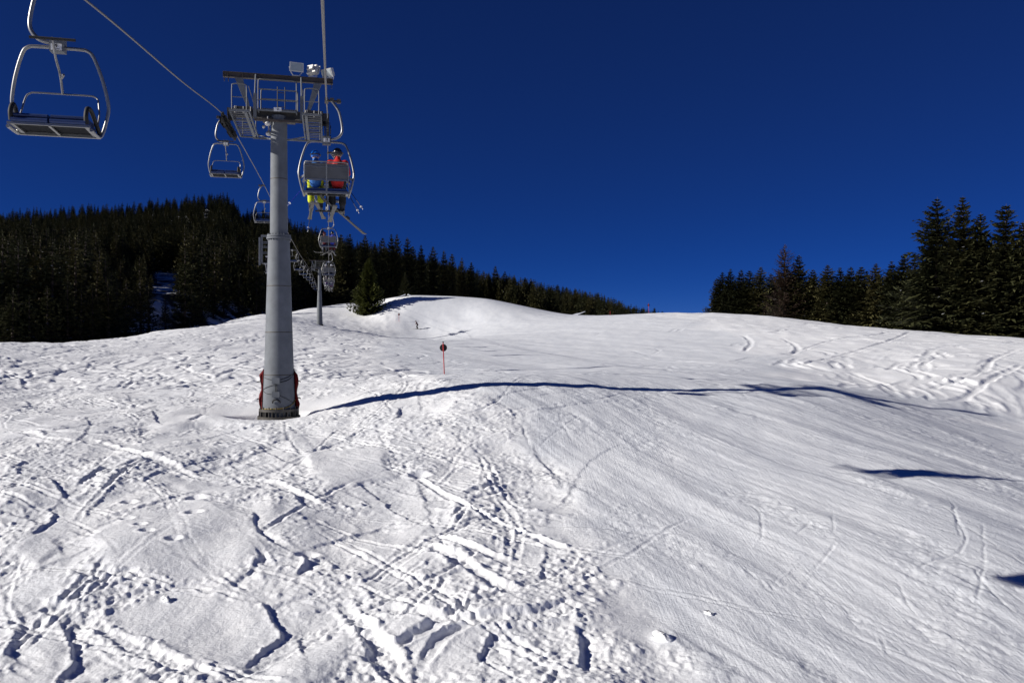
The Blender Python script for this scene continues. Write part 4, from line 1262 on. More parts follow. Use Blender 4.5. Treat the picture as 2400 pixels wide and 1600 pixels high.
# red crash mat round the uphill side of the near tower
def crash_mat():
    b = MB()
    n, rings = 40, 9
    vs = []
    for j in range(rings):
        z = 0.32 + 1.62 * j / (rings - 1)
        for layer in (0, 1):
            for i in range(n + 1):
                a = RAD(-6 + 190 * i / n)                # 0 = +x, runs over +y (uphill)
                r = float(np.interp(z, [0, 1.7, 3.5], [0.66, 0.60, 0.545])) + (0.03 if layer == 0 else 0.12 + 0.03 * math.sin(i * 1.7) * (1 if j % 2 else 0.4) + 0.05 * math.sin(j * 1.3 + i * 0.3))
                if j == rings - 1 and layer == 1: r -= 0.10
                zz = z + (0.05 * math.sin(i * 0.9) if j == rings - 1 else 0)
                vs.append((r * math.cos(a), r * math.sin(a), zz))
    W = n + 1
    fs = []
    for j in range(rings - 1):
        for layer in (0, 1):
            o0 = (j * 2 + layer) * W; o1 = ((j + 1) * 2 + layer) * W
            for i in range(n):
                q = (o0 + i, o0 + i + 1, o1 + i + 1, o1 + i)
                fs.append(q if layer else q[::-1])
        for e in (0, n):
            q = (j * 2 * W + e, (j * 2 + 1) * W + e, ((j + 1) * 2 + 1) * W + e, (j + 1) * 2 * W + e)
            fs.append(q)
    for j in (0, rings - 1):
        for i in range(n): fs.append((j * 2 * W + i, j * 2 * W + i + 1, (j * 2 + 1) * W + i + 1, (j * 2 + 1) * W + i))
    b._add(vs, fs, 0, True)
    o = b.build('crash_mat', REDPAD)
    o.location = (tx, ty, BASE1); o.rotation_euler = (0, 0, LROT)
    tag(o, 'dark red crash mat wrapped round the foot of the near tower', 'crash mat')
    s = MB()
    for z in (0.75, 1.45):
        s.tube([((0.86) * math.cos(RAD(a)), (0.86) * math.sin(RAD(a)), z) for a in range(-8, 189, 7)], 0.02, 6)
    s.build('strap', RUBBER, o)
crash_mat()

# ------------------------------------------------------------------ chairs
def chair_parts(occupied, number=None):
    """the meshes of one two-seat chair; local origin at the rope, riders face +y"""
    P = {}
    b = MB()
    b.tube(smooth_path([(0.12, 0, 0.0), (0.19, 0, -0.09), (0.295, 0, -0.25), (0.35, 0, -0.45), (0.385, 0, -0.68), (0.365, 0, -0.82), (0.27, 0, -0.93), (0.14, 0, -0.975), (0.0, 0, -0.98)], 5), 0.031, 8)
    P['hanger'] = (b.mesh('hanger', GALV_L), None)
    b = MB()
    b.tube([(-0.02, 0, -0.005), (0.36, 0, -0.02)], 0.030, 8)
    b.box((0.0, 0, -0.01), (0.09, 0.26, 0.085)); b.box((0.13, 0, 0.012), (0.10, 0.12, 0.08)); b.box((0.30, 0, -0.01), (0.09, 0.09, 0.10))
    P['grip'] = (b.mesh('grip', GALV_D), None)
    b = MB()
    half = [(0.0, 0, -1.05), (0.30, 0, -1.05), (0.41, 0, -1.07), (0.49, -0.02, -1.16), (0.60, -0.07, -1.50), (0.665, -0.12, -1.84), (0.66, -0.14, -2.02), (0.60, -0.13, -2.30), (0.565, -0.08, -2.41), (0.555, 0.05, -2.43), (0.555, 0.36, -2.42)]
    b.tube(smooth_path([(-x, y, z) for x, y, z in half[::-1]][:-1] + half, 4), 0.027, 8)
    P['bail'] = (b.mesh('bail', GALV_L), None)
    b = MB()
    b.box((0.0, 0, -1.02), (0.20, 0.14, 0.20)); b.tube([(-0.06, -0.08, -0.93), (-0.06, 0.08, -0.93)], 0.02, 6); b.tube([(0.06, -0.08, -0.93), (0.06, 0.08, -0.93)], 0.02, 6)
    P['joint_box'] = (b.mesh('joint_box', GALV), None)
    b = MB()
    zz = -2.40
    b.bar((-0.56, -0.12, zz), (0.56, -0.12, zz), 0.045, 0.06); b.bar((-0.55, 0.40, zz + 0.02), (0.55, 0.40, zz + 0.02), 0.03, 0.035)
    for x in (-0.50, 0.50): b.bar((x, -0.11, zz), (x, 0.40, zz + 0.02), 0.06, 0.03)
    b.bar((0, -0.10, zz - 0.012), (0, 0.39, zz + 0.006), 0.035, 0.02)
    P['seat_frame'] = (b.mesh('seat_frame', GALV_L), None)
    b = MB(); b.box((0, 0.14, -2.372), (1.0, 0.49, 0.02)); P['seat_panel'] = (b.mesh('seat_panel', DARKP), None)
    for k, x in enumerate((-0.255, 0.255)):
        b = MB()
        b.box((x, 0.15, -2.325), (0.485, 0.52, 0.065), ch=0.0); b.tube([(x - 0.24, 0.415, -2.325), (x + 0.24, 0.415, -2.325)], 0.034, 8)
        if not occupied: b.box((x, 0.17, -2.25), (0.47, 0.44, 0.05)); b.tube([(x - 0.235, 0.385, -2.25), (x + 0.235, 0.385, -2.25)], 0.030, 8)
        P['cushion%d' % k] = (b.mesh('cushion', BLUEP), None)
    if occupied:
        R = Matrix.Rotation(RAD(10), 3, 'X')
        def bk(x, y, z): return Vector((0, -0.16, -2.08)) + R @ Vector((x, y, z))
        b = MB()
        b.tube(smooth_path([bk(-0.53, 0, -0.02), bk(-0.53, 0, 0.36), bk(-0.50, 0, 0.43), bk(-0.44, 0, 0.455), bk(0.44, 0, 0.455), bk(0.50, 0, 0.43), bk(0.53, 0, 0.36), bk(0.53, 0, -0.02)], 4), 0.018, 6)
        b.bar(bk(-0.53, -0.01, 0.0), bk(0.53, -0.01, 0.0), 0.03, 0.045); b.bar(bk(-0.53, -0.012, 0.335), bk(0.53, -0.012, 0.335), 0.02, 0.02)
        b.bar(bk(0, -0.018, -0.02), bk(0, -0.018, 0.42), 0.035, 0.02)
        b.bar((0.0, -0.15, -2.09), (0.0, -0.12, -2.38), 0.04, 0.03)
        for sx in (-1, 1): b.bar(bk(sx * 0.53, 0, 0.1), (sx * 0.64, -0.13, -2.06), 0.02, 0.05); b.tube([bk(sx * 0.53, 0, 0.0), (sx * 0.56, -0.12, -2.37)], 0.016, 6)
        P['backrest_frame'] = (b.mesh('backrest_frame', GALV_L), None)
        for k, x in enumerate((-0.265, 0.265)):
            b = MB(); b.box(bk(x, 0.0, 0.215), (0.495, 0.022, 0.405), R); P['backrest_panel%d' % k] = (b.mesh('backrest_panel', GREYP), None)
        b = MB()
        for sx in (-1, 1):
            b.tube(smooth_path([(sx * 0.57, -0.13, -2.16), (sx * 0.56, 0.1, -2.03), (sx * 0.53, 0.38, -2.0), (sx * 0.45, 0.46, -2.02), (0, 0.47, -2.03)], 4), 0.016, 6)
        b.tube(smooth_path([(0, 0.47, -2.03), (0, 0.55, -2.25), (0, 0.53, -2.55), (0, 0.46, -2.80)], 4), 0.018, 6)
        P['safety_bar'] = (b.mesh('safety_bar', GALV_L), None)
        b = MB(); b.tube([(-0.28, 0.46, -2.80), (0.28, 0.46, -2.80)], 0.022, 8); P['footrest'] = (b.mesh('footrest', RUBBER), 'safety_bar')
    else:
        b = MB()
        for sx in (-1, 1):
            b.tube(smooth_path([(sx * 0.545, -0.02, -2.24), (sx * 0.54, -0.12, -2.05), (sx * 0.505, -0.20, -1.80), (sx * 0.45, -0.22, -1.73), (sx * 0.36, -0.22, -1.715), (0, -0.22, -1.715)], 4), 0.013, 6)
        b.tube(smooth_path([(0, -0.22, -1.715), (0, -0.10, -1.45), (0, 0.10, -1.25), (0, 0.24, -1.02)], 4), 0.019, 6)
        b.tube([(-0.02, -0.09, -1.50), (-0.07, -0.02, -1.46)], 0.02, 6)
        P['safety_bar'] = (b.mesh('safety_bar', GALV_L), None)
        b = MB(); b.tube([(-0.31, 0.25, -1.0), (0.31, 0.25, -1.0)], 0.022, 8); P['footrest'] = (b.mesh('footrest', RUBBER), 'safety_bar')
        for k, sx in enumerate((-1, 1)):
            b = MB()
            b.tube(smooth_path([(sx * 0.50, 0.40, -2.34), (sx * 0.50, 0.42, -2.20), (sx * 0.50, 0.34, -2.08), (sx * 0.515, 0.20, -2.09), (sx * 0.54, -0.02, -2.28), (sx * 0.55, -0.10, -2.36)], 5), 0.033, 8)
            P['armrest%d' % k] = (b.mesh('armrest', RUBBER), None)
    for k, (me, par) in P.items():                   # a little squatter below the joint
        if k in ('hanger', 'grip', 'joint_box'): continue
        for v in me.vertices:
            if v.co.z < -1.05: v.co.z = -1.05 + (v.co.z + 1.05) * 0.95
    return P
def place_chair(P, side, depth, label, plate=None, detail=True):
    p = rope_pt(side, depth)
    t = empty('lift_chair', p, LROT + (0 if side == 'R' else math.pi))
    tag(t, label, 'lift chair', 'occupied uphill chairs' if side == 'R' else 'empty downhill chairs')
    made = {}
    for k, (me, par) in P.items():
        o = bpy.data.objects.new(me.name.split('.')[0], me); COL.objects.link(o)
        o.parent = made[par] if par else t
        made[k] = o
    b = MB()
    ys = -1
    if side == 'R': b.box((0.0, -0.08, -1.02), (0.15, 0.012, 0.095)); rot = (RAD(90), 0, 0); yy = -0.088
    else: b.box((0.0, 0.08, -1.06), (0.15, 0.012, 0.095)); rot = (RAD(90), 0, math.pi); yy = 0.088
    pl = b.build('number_plate', WHITEP, t)
    if plate:
        zc = -1.02 if side == 'R' else -1.06
        flat_text('numeral', plate, 0.075, BLACKP, pl, (0.0, yy, zc + 0.01), rot)
        u = MB(); u.box((0, yy, zc - 0.034), (0.09, 0.003, 0.009)); u.build('underline', BLACKP, pl)
    return t
CH_OCC = chair_parts(True)
CH_EMP = chair_parts(False)
place_chair(CH_OCC, 'R', 20.0, 'uphill chair with two riders just in front of the tower head, plate 18', '18')
for d, lab in [(38.5, 'uphill chair hidden behind the nearest riders, only its hanger showing'), (57.0, 'third uphill chair with a blue-jacketed rider, right of the tower'),
               (79.0, 'fourth uphill chair with two white helmets, level with the second tower top'), (98.0, 'uphill chair just below and behind the one with white helmets'),
               (117.0, 'small uphill chair crowded behind the second tower, nearer one'), (136.0, 'small uphill chair crowded behind the second tower, farther one'),
               (155.0, 'tiny uphill chair right at the sheaves of the second tower'), (192.0, 'first tiny uphill chair beyond the second tower'), (211.0, 'second tiny uphill chair beyond the second tower'), (230.0, 'third tiny uphill chair beyond the second tower')]:
    place_chair(CH_OCC, 'R', d, lab)
place_chair(CH_EMP, 'L', 12.05, 'nearest empty chair with raised bar, cut by the top left corner', '9')
for d, lab in [(31.6, 'empty chair just passing the left sheaves of the near tower'), (50.3, 'empty chair partly hidden by the left side of the near tower pole'),
               (88.0, 'empty downhill chair mostly hidden behind the pole, hanger at its right edge'), (107.0, 'first whole empty chair right of the near tower pole'),
               (126.0, 'second empty chair right of the pole on the descending row'), (145.0, 'third empty chair right of the pole on the descending row'),
               (164.0, 'empty chair at the left sheaves of the second tower'), (190.0, 'first tiny empty chair beyond the second tower'), (210.0, 'second tiny empty chair beyond the second tower'), (232.0, 'third tiny empty chair beyond the second tower'), (256.0, 'farthest tiny empty chair low beside the second tower pole')]:
    place_chair(CH_EMP, 'L', d, lab)

# service carrier between the empty chairs
def service_carrier():
    p = rope_pt('L', 57.5)
    t = empty('service_carrier', p, LROT)
    tag(t, 'grey maintenance work basket hanging on the downhill rope left of the pole', 'work basket')
    zo = -4.46
    x0, x1 = -0.82, 0.82
    b = MB()
    b.tube(smooth_path([(0.2, 0, 0), (0.36, 0, -0.35), (0.36, 0, -1.2), (0.3, 0, -1.8), (0.2, 0, zo + 2.0)], 4), 0.035, 8); b.box((0.12, 0, 0), (0.4, 0.2, 0.09))
    b.build('hanger', GALV_L, t)
    b = MB()
    for y in (-0.4, 0.4):
        b.bar((x0 + 0.08, y, zo), (x0 + 0.08, y, zo + 1.97), 0.06, 0.06); b.bar((x1, y, zo), (x1, y, zo + 1.97), 0.06, 0.06)
        b.bar((x0 + 0.05, y, zo + 1.98), (x1 + 0.03, y, zo + 1.98), 0.05, 0.05)
    b.bar((x0 + 0.08, 0, zo + 2.0), (x1, 0, zo + 2.0), 0.08, 0.06)
    b.bar((x0 - 0.04, -0.42, zo - 0.16), (x0 - 0.04, -0.42, zo + 1.82), 0.13, 0.10)
    b.build('frame', GALV, t)
    for y in (-0.42, 0.42):
        b = MB()
        b.tube(smooth_path([(x0 + 0.1, y, zo + 1.45), (x0 + 0.2, y, zo + 1.51), (0.0, y, zo + 1.51), (0.14, y, zo + 1.42), (0.18, y, zo + 1.2), (0.18, y, zo + 0.05)], 4), 0.03, 6)
        b.tube([(x0 + 0.1, y, zo + 1.20), (x1, y, zo + 1.20)], 0.028, 6); b.tube([(x0 + 0.1, y, zo + 0.77), (x1, y, zo + 0.77)], 0.028, 6)
        b.build('railing', GALV, t)
    b = MB(); b.box((0.1, 0, zo - 0.01), (1.45, 0.84, 0.05)); b.build('floor', GALV, t)
    b = MB(); b.box((0.12, -0.44, zo + 0.46), (1.15, 0.05, 0.09)); b.build('toe_board', LAMPB, t)
    b = MB(); b.box((0.12, -0.44, zo + 0.22), (1.1, 0.03, 0.36)); b.build('mesh_panel', DARKP, t)
    b = MB()
    for x in (-0.45, 0.05, 0.55): b.bar((x, -0.38, zo - 0.03), (x + 0.06, -0.32, zo - 0.68), 0.05, 0.04)
    b.box((0.12, -0.32, zo - 0.70), (1.15, 0.20, 0.06))
    b.build('step', LAMPB, t)
service_carrier()

# ------------------------------------------------------------------ people
SKIN = material('skin', (0.5, 0.32, 0.24), 0.5)
def fabric(name, c): return material(name, c, 0.75, noise=0.12, nscale=7.0, bump=0.25, bscale=14.0)
def glossy(name, c): return material(name, c, 0.25, noise=0.05)
def blob(name, caps, balls, voxel, mats, parent):
    b = MB()
    for p0, p1, r0, r1 in caps:
        b.tube([p0, p1], 0, 12, rads=[r0, r1]); b.sphere(p0, r0, 12); b.sphere(p1, r1, 12)
    for c, r, sc in balls: b.sphere(c, r, 14, sc)
    o = b.build(name, mats, parent)
    md = o.modifiers.new('skin', 'REMESH'); md.mode = 'VOXEL'; md.voxel_size = voxel; md.use_smooth_shade = True
    sm = o.modifiers.new('soft', 'SMOOTH'); sm.factor = 0.6; sm.iterations = 4 if voxel < 0.03 else 2
    bpy.context.view_layer.update()
    me = bpy.data.meshes.new_from_object(o.evaluated_get(bpy.context.evaluated_depsgraph_get()))
    o.modifiers.clear()
    old = o.data; o.data = me; me.name = name
    bpy.data.meshes.remove(old)
    return o
def mir(p, s): return (p[0] * s, p[1], p[2])
def person(loc, rz, size, jacket, trousers, helmet, label, pose='seat', voxel=0.014, skis=((0.1, -0.12), (-0.1, -0.12)), ski_m=None, group=None, nm='person'):
    t = empty(nm, loc, rz); t.scale = (size,) * 3
    tag(t, label, 'person', group)
    if pose == 'seat':
        pel, che, nek = (0, 0.10, 0.13), (0, 0.0, 0.46), (0, 0.02, 0.60)
        hd = (0, 0.06, 0.76)
        sh, el, wr = (0.18, -0.01, 0.54), (0.25, 0.14, 0.33), (0.19, 0.36, 0.30)
        hp, kn, an, toe = (0.10, 0.12, 0.11), (0.13, 0.51, 0.06), (0.12, 0.57, -0.47), (0.13, 0.75, -0.54)
        legs = [(hp, kn, an, toe)] * 2
        face = Vector((0, 1, -0.05))
    else:                                        # skiing, knees bent, leaning forward; faces -x (downhill to the left)
        pel, che, nek = (0.06, 0, 0.82), (-0.14, 0, 1.20), (-0.22, 0, 1.34)
        hd = (-0.30, 0, 1.50)
        sh, el, wr = (-0.17, 0.19, 1.27), (-0.16, 0.30, 1.0), (-0.38, 0.26, 0.95)
        legs = [((0.05, 0.10, 0.80), (-0.08, 0.16, 0.48), (0.10, 0.17, 0.12), (-0.10, 0.17, 0.04)), ((0.05, -0.10, 0.80), (-0.14, -0.12, 0.48), (0.0, -0.14, 0.12), (-0.20, -0.14, 0.04))]
        face = Vector((-1, 0, -0.1))
    seat = pose == 'seat'
    def S(p, s): return (p[0] * s, p[1], p[2]) if seat else (p[0], p[1] * s, p[2])
    f = face.normalized(); side = Vector((1, 0, 0)) if seat else Vector((0, 1, 0))
    caps = [(pel, che, 0.12, 0.13), (che, nek, 0.13, 0.06), (nek, hd, 0.055, 0.08)]
    H = Vector(hd)
    balls = [(H, 0.105, (0.86, 0.95, 1.15) if seat else (0.95, 0.86, 1.15)), (H + f * 0.105 + Vector((0, 0, -0.005)), 0.022, (1, 1, 1.3)), (H + f * 0.085 + Vector((0, 0, -0.085)), 0.04, (1, 1, .8))]
    for s in (-1, 1):
        balls += [(H + f * 0.088 + side * (0.034 * s) + Vector((0, 0, 0.022)), 0.016, (1, 1, 1)), (H + side * (0.095 * s), 0.024, (1, 1, 1.4))]
        caps += [(S(sh, s), S(el, s), 0.052, 0.042), (S(el, s), S(wr, s), 0.042, 0.030)]
        w = Vector(S(wr, s)); d = (Vector(S(wr, s)) - Vector(S(el, s))).normalized()
        palm = w + d * 0.07
        caps += [(w, palm, 0.032, 0.038)]
        for k in range(4):
            o = side * (0.024 * (k - 1.5))
            L = (0.055, 0.065, 0.06, 0.045)[k]
            m1 = palm + o + d * L; m2 = m1 + d * 0.02 + Vector((0, 0, -L * 0.8))
            caps += [(palm + o * 0.9, m1, 0.012, 0.011), (m1, m2, 0.011, 0.010)]
        th = w + d * 0.03 - side * (0.03 * s)
        caps += [(th, th - side * (0.025 * s) + d * 0.045 + Vector((0, 0, -0.02)), 0.014, 0.012)]
    for i, s in enumerate((-1, 1)):
        hp, kn, an, toe = legs[i]
        q = (lambda p: S(p, s)) if seat else (lambda p: p)
        caps += [(pel, q(hp), 0.11, 0.085), (q(hp), q(kn), 0.085, 0.058), (q(kn), q(an), 0.058, 0.04), (q(an), q(toe), 0.045, 0.035)]
    body = blob('body', caps, balls, voxel, SKIN, t)
    # clothing
    c = [(pel, che, 0.165, 0.175), (che, nek, 0.17, 0.085), (nek, Vector(nek).lerp(H, 0.45), 0.085, 0.075)]
    for s in (-1, 1): c += [(che, S(sh, s), 0.13, 0.085), (S(sh, s), S(el, s), 0.082, 0.066), (S(el, s), S(wr, s), 0.066, 0.048)]
    c.append(((pel[0], pel[1], pel[2] - 0.02), che, 0.175, 0.16))
    blob('jacket', c, [], voxel, jacket, t)
    c = []
    for i, s in enumerate((-1, 1)):
        hp, kn, an, toe = legs[i]
        q = (lambda p: Vector(S(p, s))) if seat else (lambda p: Vector(p))
        end = q(an).lerp(q(kn), 0.28)
        c += [(Vector(pel) - Vector((0, 0, 0.03)), q(hp), 0.13, 0.118), (q(hp), q(kn), 0.118, 0.086), (q(kn), end, 0.088, 0.092)]
    blob('trousers', c, [], voxel, trousers, t)
    for i, s in enumerate((-1, 1)):
        hp, kn, an, toe = legs[i]
        q = (lambda p: Vector(S(p, s))) if seat else (lambda p: Vector(p))
        a = q(an); kk = a.lerp(q(kn), 0.36); tt = q(toe)
        bt = MB()
        bt.tube([kk, a, a + Vector((0, 0, -0.06))], 0, 10, rads=[0.075, 0.066, 0.062])
        heel = a + Vector((0, 0, -0.05)) - (tt - a).normalized() * 0.08
        bt.tube([heel, a + (tt - a) * 0.5 + Vector((0, 0, -0.045)), tt + Vector((0, 0, -0.01))], 0, 10, rads=[0.055, 0.062, 0.045])
        bt.build('boot', M_BOOT, t)
        if skis is not None:
            yaw, pitch = skis[i]
            fw = Vector((tt.x - a.x, tt.y - a.y, 0)).normalized()
            fw = Matrix.Rotation(yaw, 3, 'Z') @ fw
            fw = Vector((fw.x * math.cos(pitch), fw.y * math.cos(pitch), math.sin(pitch)))
            c0 = (a + tt) / 2 + Vector((0, 0, -0.105))
            lat = fw.cross(Vector((0, 0, 1))).normalized(); up = lat.cross(fw)
            sk = MB(); vs = []
            prof = [(-0.80, 0.052, 0.02), (-0.74, 0.056, 0), (-0.4, 0.042, 0), (0, 0.036, 0.006), (0.4, 0.044, 0), (0.66, 0.058, 0), (0.78, 0.05, 0.04), (0.86, 0.02, 0.10)]
            for u, w, h in prof:
                for sx, sz in ((-1, 0), (1, 0), (1, 1), (-1, 1)): vs.append(c0 + fw * u + lat * (w * sx) + up * (h + 0.016 * sz))
            fs = [(0, 1, 2, 3), (28, 31, 30, 29)]
            for j in range(7):
                for k in range(4): fs.append((j * 4 + k, j * 4 + 4 + k, j * 4 + 4 + (k + 1) % 4, j * 4 + (k + 1) % 4))
            sk._add(vs, fs); so = sk.build('ski', ski_m or M_SKI, t)
            bd = MB()
            R = Matrix((lat, fw, up)).transposed()
            bd.box(c0 + fw * 0.16 + up * 0.04, (0.075, 0.10, 0.05), R); bd.box(c0 - fw * 0.15 + up * 0.04, (0.075, 0.10, 0.06), R)
            bd.build('binding', M_BOOT, so)
    hm = MB()
    hc = H + Vector((0, 0, 0.03)) - f * 0.01
    n, m = 20, 9
    vs, fs = [], []
    for i in range(m + 1):
        th = 2.15 * i / m
        for k in range(n):
            a = 2 * math.pi * k / n
            dirv = side * math.cos(a) + f * math.sin(a)
            lim = 1.0 if math.sin(a) < 0.3 else 0.60
            tt = min(th, 2.15 * lim)
            vs.append(hc + dirv * (0.122 * math.sin(tt)) * (0.95 if abs(math.cos(a)) > 0.7 else 1.05) + Vector((0, 0, 0.128 * math.cos(tt))))
    for i in range(m):
        for k in range(n): fs.append((i * n + k, (i + 1) * n + k, (i + 1) * n + (k + 1) % n, i * n + (k + 1) % n))
    hm._add(vs, fs, 0, True)
    ho = hm.build('helmet', helmet, t)
    gg = MB()
    gg.tube([hc + (side * math.cos(a) + f * math.sin(a)) * 0.128 + Vector((0, 0, 0.0)) for a in [2 * math.pi * k / 20 for k in range(21)]], 0.015, 6)
    gg.box(H + f * 0.12 + Vector((0, 0, 0.025)), (0.16, 0.05, 0.08) if seat else (0.05, 0.16, 0.08))
    gg.build('goggles', M_GOG, ho)
    return t
M_BOOT = material('ski_boot', (0.03, 0.03, 0.032), 0.35, noise=0.2)
M_SKI = material('ski_base', (0.10, 0.098, 0.095), 0.6, noise=0.15, nscale=12)
M_GOG = material('goggle_strap', (0.03, 0.03, 0.035), 0.5)
F_RED = fabric('red_jacket', (0.55, 0.012, 0.010)); F_BLACK = fabric('black_trousers', (0.010, 0.010, 0.012))
F_BLUE = fabric('blue_jacket', (0.02, 0.13, 0.42)); F_LIME = fabric('lime_trousers', (0.55, 0.60, 0.01))
F_DRED = fabric('dark_red_jacket', (0.12, 0.01, 0.015)); F_ROYAL = fabric('royal_blue_jacket', (0.03, 0.05, 0.5))
F_GREY = fabric('grey_jacket', (0.10, 0.10, 0.12)); F_WHITE = fabric('white_jacket', (0.6, 0.6, 0.62)); F_PURP = fabric('purple_jacket', (0.14, 0.04, 0.16))
G_BLUE = glossy('blue_helmet', (0.01, 0.14, 0.55)); G_BLACK = glossy('black_helmet', (0.02, 0.02, 0.022)); G_WHITE = glossy('white_helmet', (0.75, 0.75, 0.75)); G_RED = glossy('dark_red_helmet', (0.15, 0.02, 0.02))
def rider(depth, dx, size, j, tr, h, label, voxel=0.014, **kw):
    p = rope_pt('R', depth) + LR * dx + LD * 0.02 + Vector((0, 0, -2.13))
    return person(p, LROT, size, j, tr, h, label, 'seat', voxel, **kw)
rider(20.0, -0.27, 0.96, F_BLUE, F_LIME, G_BLUE, 'rider in bright blue helmet and lime yellow trousers on the nearest occupied chair', skis=((0.02, -0.16), (-0.06, -0.12)))
rider(20.0, 0.27, 1.05, F_RED, F_BLACK, G_BLACK, 'rider in red jacket and black helmet on the nearest occupied chair', skis=((0.03, -0.12), (2.2, 0.55)))
rider(57.0, -0.27, 0.95, F_DRED, F_GREY, G_RED, 'small rider in dark red on the chair right of the tower', 0.03, skis=((0.9, 0.1), (0.6, -0.2)))
rider(57.0, 0.27, 1.0, F_ROYAL, F_DRED, G_BLACK, 'rider in royal blue jacket on the chair right of the tower', 0.03)
rider(79.0, -0.27, 1.0, F_GREY, F_BLACK, G_WHITE, 'rider with white helmet, left seat of the fourth uphill chair', 0.035)
rider(79.0, 0.27, 1.0, F_BLACK, F_GREY, G_WHITE, 'rider with white helmet, right seat of the fourth uphill chair', 0.035)
rider(98.0, -0.27, 1.0, F_PURP, F_WHITE, G_WHITE, 'tiny rider in purple on the chair below the white helmets', 0.05)
rider(98.0, 0.27, 1.0, F_WHITE, F_PURP, G_BLACK, 'tiny rider in white on the chair below the white helmets', 0.05)
rider(117.0, 0.27, 1.0, F_DRED, F_WHITE, G_WHITE, 'tiny rider in dark red among the far uphill chairs', 0.06)
rider(136.0, -0.27, 1.0, F_WHITE, F_BLACK, G_WHITE, 'tiny rider in white jacket among the far uphill chairs', 0.06)

# ski poles carried by the near riders
def ski_pole(a, d, label, col):
    a = Vector(a); d = Vector(d).normalized()
    b = MB(); b.tube([a, a + d * 1.12], 0.008, 6)
    o = b.build('ski_pole', col); tag(o, label, 'ski pole', 'ski poles of the near riders')
    g = MB(); g.tube([a - d * 0.02, a + d * 0.14], 0.016, 8); g.build('handle', RUBBER, o)
    k = MB(); k.disc(a + d * 1.05, d, 0.030, 0.008, 10); k.tube([a + d * 1.10, a + d * 1.17], 0.005, 5); k.build('basket', WHITEP, o)
p0 = rope_pt('R', 20.0) + Vector((0, 0, -2.0))
ski_pole(p0 + LR * 0.46 + LD * 0.38, LR * 0.33 + LD * -0.60 + Vector((0, 0, -0.60)), 'upper of the two dark ski poles sticking out right of the red rider', BLACKP)
ski_pole(p0 + LR * 0.43 + LD * 0.38 + Vector((0, 0, -0.04)), LR * 0.28 + LD * -0.58 + Vector((0, 0, -0.64)), 'lower of the two dark ski poles sticking out right of the red rider', BLACKP)
ski_pole(p0 + LR * -0.46 + LD * 0.36, LR * -0.36 + LD * -0.60 + Vector((0, 0, -0.58)), 'thin blue ski pole pointing down left of the blue helmet rider', material('blue_pole', (0.02, 0.03, 0.4), 0.4))
ski_pole(p0 + LR * -0.30 + LD * 0.40 + Vector((0, 0, -0.1)), LR * -0.14 + LD * 0.1 + Vector((0, 0, -0.95)), 'ski pole hanging below the lime yellow trousers', BLACKP)

# skier far down the piste
x, y = at_px(978, 187.0)
z = gz(x, y)
person((x, y, z + 0.10), 0.0, 1.16, fabric('dark_top', (0.05, 0.008, 0.01)), F_BLACK, G_BLACK, 'lone skier in dark clothes standing sideways far up the groomed piste', 'ski', 0.04, skis=((0, 0), (0, 0)), ski_m=M_BOOT)

# ------------------------------------------------------------------ piste markers and odds and ends
RED_POST = material('red_post', (0.42, 0.025, 0.03), 0.5, noise=0.2, nscale=3)
BLACK_DISC = material('black_disc', (0.012, 0.010, 0.011), 0.5, noise=0.2)
def piste_marker(px, depth, h, rdisc, lean, label, top_extra=0.14):
    x, y = at_px(px, depth)
    t = empty('piste_marker', (x, y, gz(x, y)), 0)
    tag(t, label, 'piste marker', 'piste markers')
    b = MB()
    b.tube([(0, 0, -0.3), (lean * h, 0, h)], 0.036, 8)
    b.build('post', RED_POST, t)
    zc = h - rdisc - top_extra
    b = MB(); b.disc((lean * zc, 0.05, zc), (0, 1, 0), rdisc, 0.02, 32)
    dk = b.build('disc', BLACK_DISC, t)
    b = MB(); b.box((lean * h, 0, h + 0.03), (0.085, 0.085, 0.07)); b.build('cap', BLACK_DISC, t)
piste_marker(1042, 55.0, (882 - 803) / F * 55.0, 0.255, -0.045, 'red post with round black disc beside the near edge of the piste', 0.10)
piste_marker(935, 190.0, 2.0, 0.24, 0.0, 'small far red post with round disc left of the skier', 0.05)
piste_marker(1521, 168.0, 2.1, 0.25, -0.05, 'red post with small disc on the skyline of the right crest', 0.15)
x, y = at_px(1430, 200.0)
b = MB(); b.tube([(0, 0, -0.3), (0, 0, 1.3)], 0.035, 6)
o = b.build('marker_post', RED_POST); o.location = (x, y, gz(x, y)); tag(o, 'short plain red post standing before the dark ridge trees', 'post')

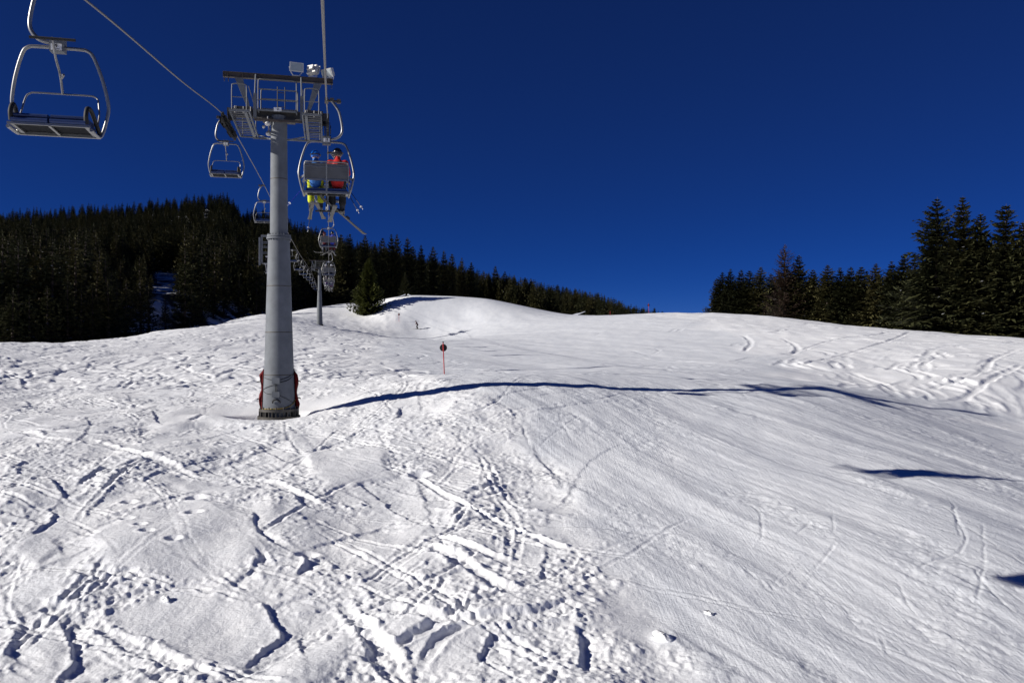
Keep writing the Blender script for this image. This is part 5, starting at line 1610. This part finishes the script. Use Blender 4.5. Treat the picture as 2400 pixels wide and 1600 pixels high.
def snow_roof_hut():
    x, y = at_px(952, 209.0)
    t = empty('hut', (x, y, (800 - 690) / F * 209.0 - 3.32), 0.2)
    tag(t, 'little hut roof peeking over the far snow crest below the spruces', 'hut')
    w = material('hut_wood', (0.03, 0.022, 0.018), 0.85, noise=0.3)
    b = MB(); b.box((0, 0, 0.9), (4.4, 4.0, 2.4)); b.build('wall', w, t)
    b = MB()
    for sx in (-1, 1):
        b._add([(0, -2.3, 3.15), (0, 2.3, 3.15), (sx * 2.9, 2.3, 1.95), (sx * 2.9, -2.3, 1.95), (0, -2.3, 2.98), (0, 2.3, 2.98), (sx * 2.9, 2.3, 1.78), (sx * 2.9, -2.3, 1.78)],
               [(0, 1, 2, 3), (7, 6, 5, 4), (0, 3, 7, 4), (1, 5, 6, 2), (3, 2, 6, 7)])
    ro = b.build('roof', w, t)
    b = MB()
    for sx in (-1, 1):
        b._add([(sx * 0.35, -2.35, 3.32), (sx * 0.35, 2.35, 3.32), (sx * 2.95, 2.35, 2.22), (sx * 2.95, -2.35, 2.22), (sx * 0.35, -2.35, 3.01), (sx * 0.35, 2.35, 3.01), (sx * 2.95, 2.35, 1.94), (sx * 2.95, -2.35, 1.94)],
               [(0, 1, 2, 3), (7, 6, 5, 4), (0, 3, 7, 4), (1, 5, 6, 2), (3, 2, 6, 7), (0, 4, 5, 1)])
    b.build('snow_cover', SNOWB, ro)
snow_roof_hut()

def snow_wing():
    """overhanging snow-covered take-off ramp on the crest"""
    x, y = at_px(1352, 222.0)
    z = gz(x, y)
    t = empty('jump_ramp', (x, y, z - 0.2), 0.05)
    tag(t, 'slanting white snow-covered ramp jutting out on the crest before the dark ridge', 'ramp')
    b = MB()
    prof = [(-1.7, 0.0), (-1.2, 0.55), (-0.3, 0.85), (0.9, 1.05), (2.2, 1.45), (2.25, 1.38), (1.2, 0.92), (0.2, 0.5), (-0.6, 0.1)]
    n = len(prof)
    vs = [(u, -0.9, w) for u, w in prof] + [(u, 0.9, w) for u, w in prof]
    b._add(vs, [tuple(range(n)), tuple(range(n, 2 * n))[::-1]] + [(i, i + n, (i + 1) % n + n, (i + 1) % n) for i in range(n)])
    b.build('snow_cover', SNOWB, t)
    b = MB(); b.bar((-0.9, 0, 0.08), (2.1, 0, 1.20), 1.5, 0.06); b.bar((0.6, 0, -0.4), (0.6, 0, 0.6), 0.12, 0.12); b.build('deck', DARKP, t)
snow_wing()

def snow_block(px, py, r, label, seed):
    x, y = unproject(px, py)
    rr = np.random.default_rng(seed)
    b = MB(); b.sphere((0, 0, 0), r, 14, (1.5, 0.8, 0.62))
    b.v = [(vx * (1 + 0.14 * math.sin(9 * vz + seed)) + 0.02 * rr.normal(), vy * (1 + 0.1 * math.sin(11 * vx)) + 0.012 * rr.normal(), vz + 0.012 * rr.normal()) for vx, vy, vz in b.v]
    o = b.build('snow_block', SNOW); o.location = (x, y, gz(x, y) + r * 0.3); o.rotation_euler = (0.1, 0.25, -0.6)
    tag(o, label, 'snow block', 'loose snow blocks')
snow_block(1553, 1494, 0.13, 'loose oblong snow block lying alone on the piste edge at bottom centre', 1)
snow_block(1662, 1438, 0.06, 'small snow clod on the groomed piste right of the oblong block', 2)
snow_block(390, 1400, 0.09, 'small snow lump on the smooth slab at lower left', 3)
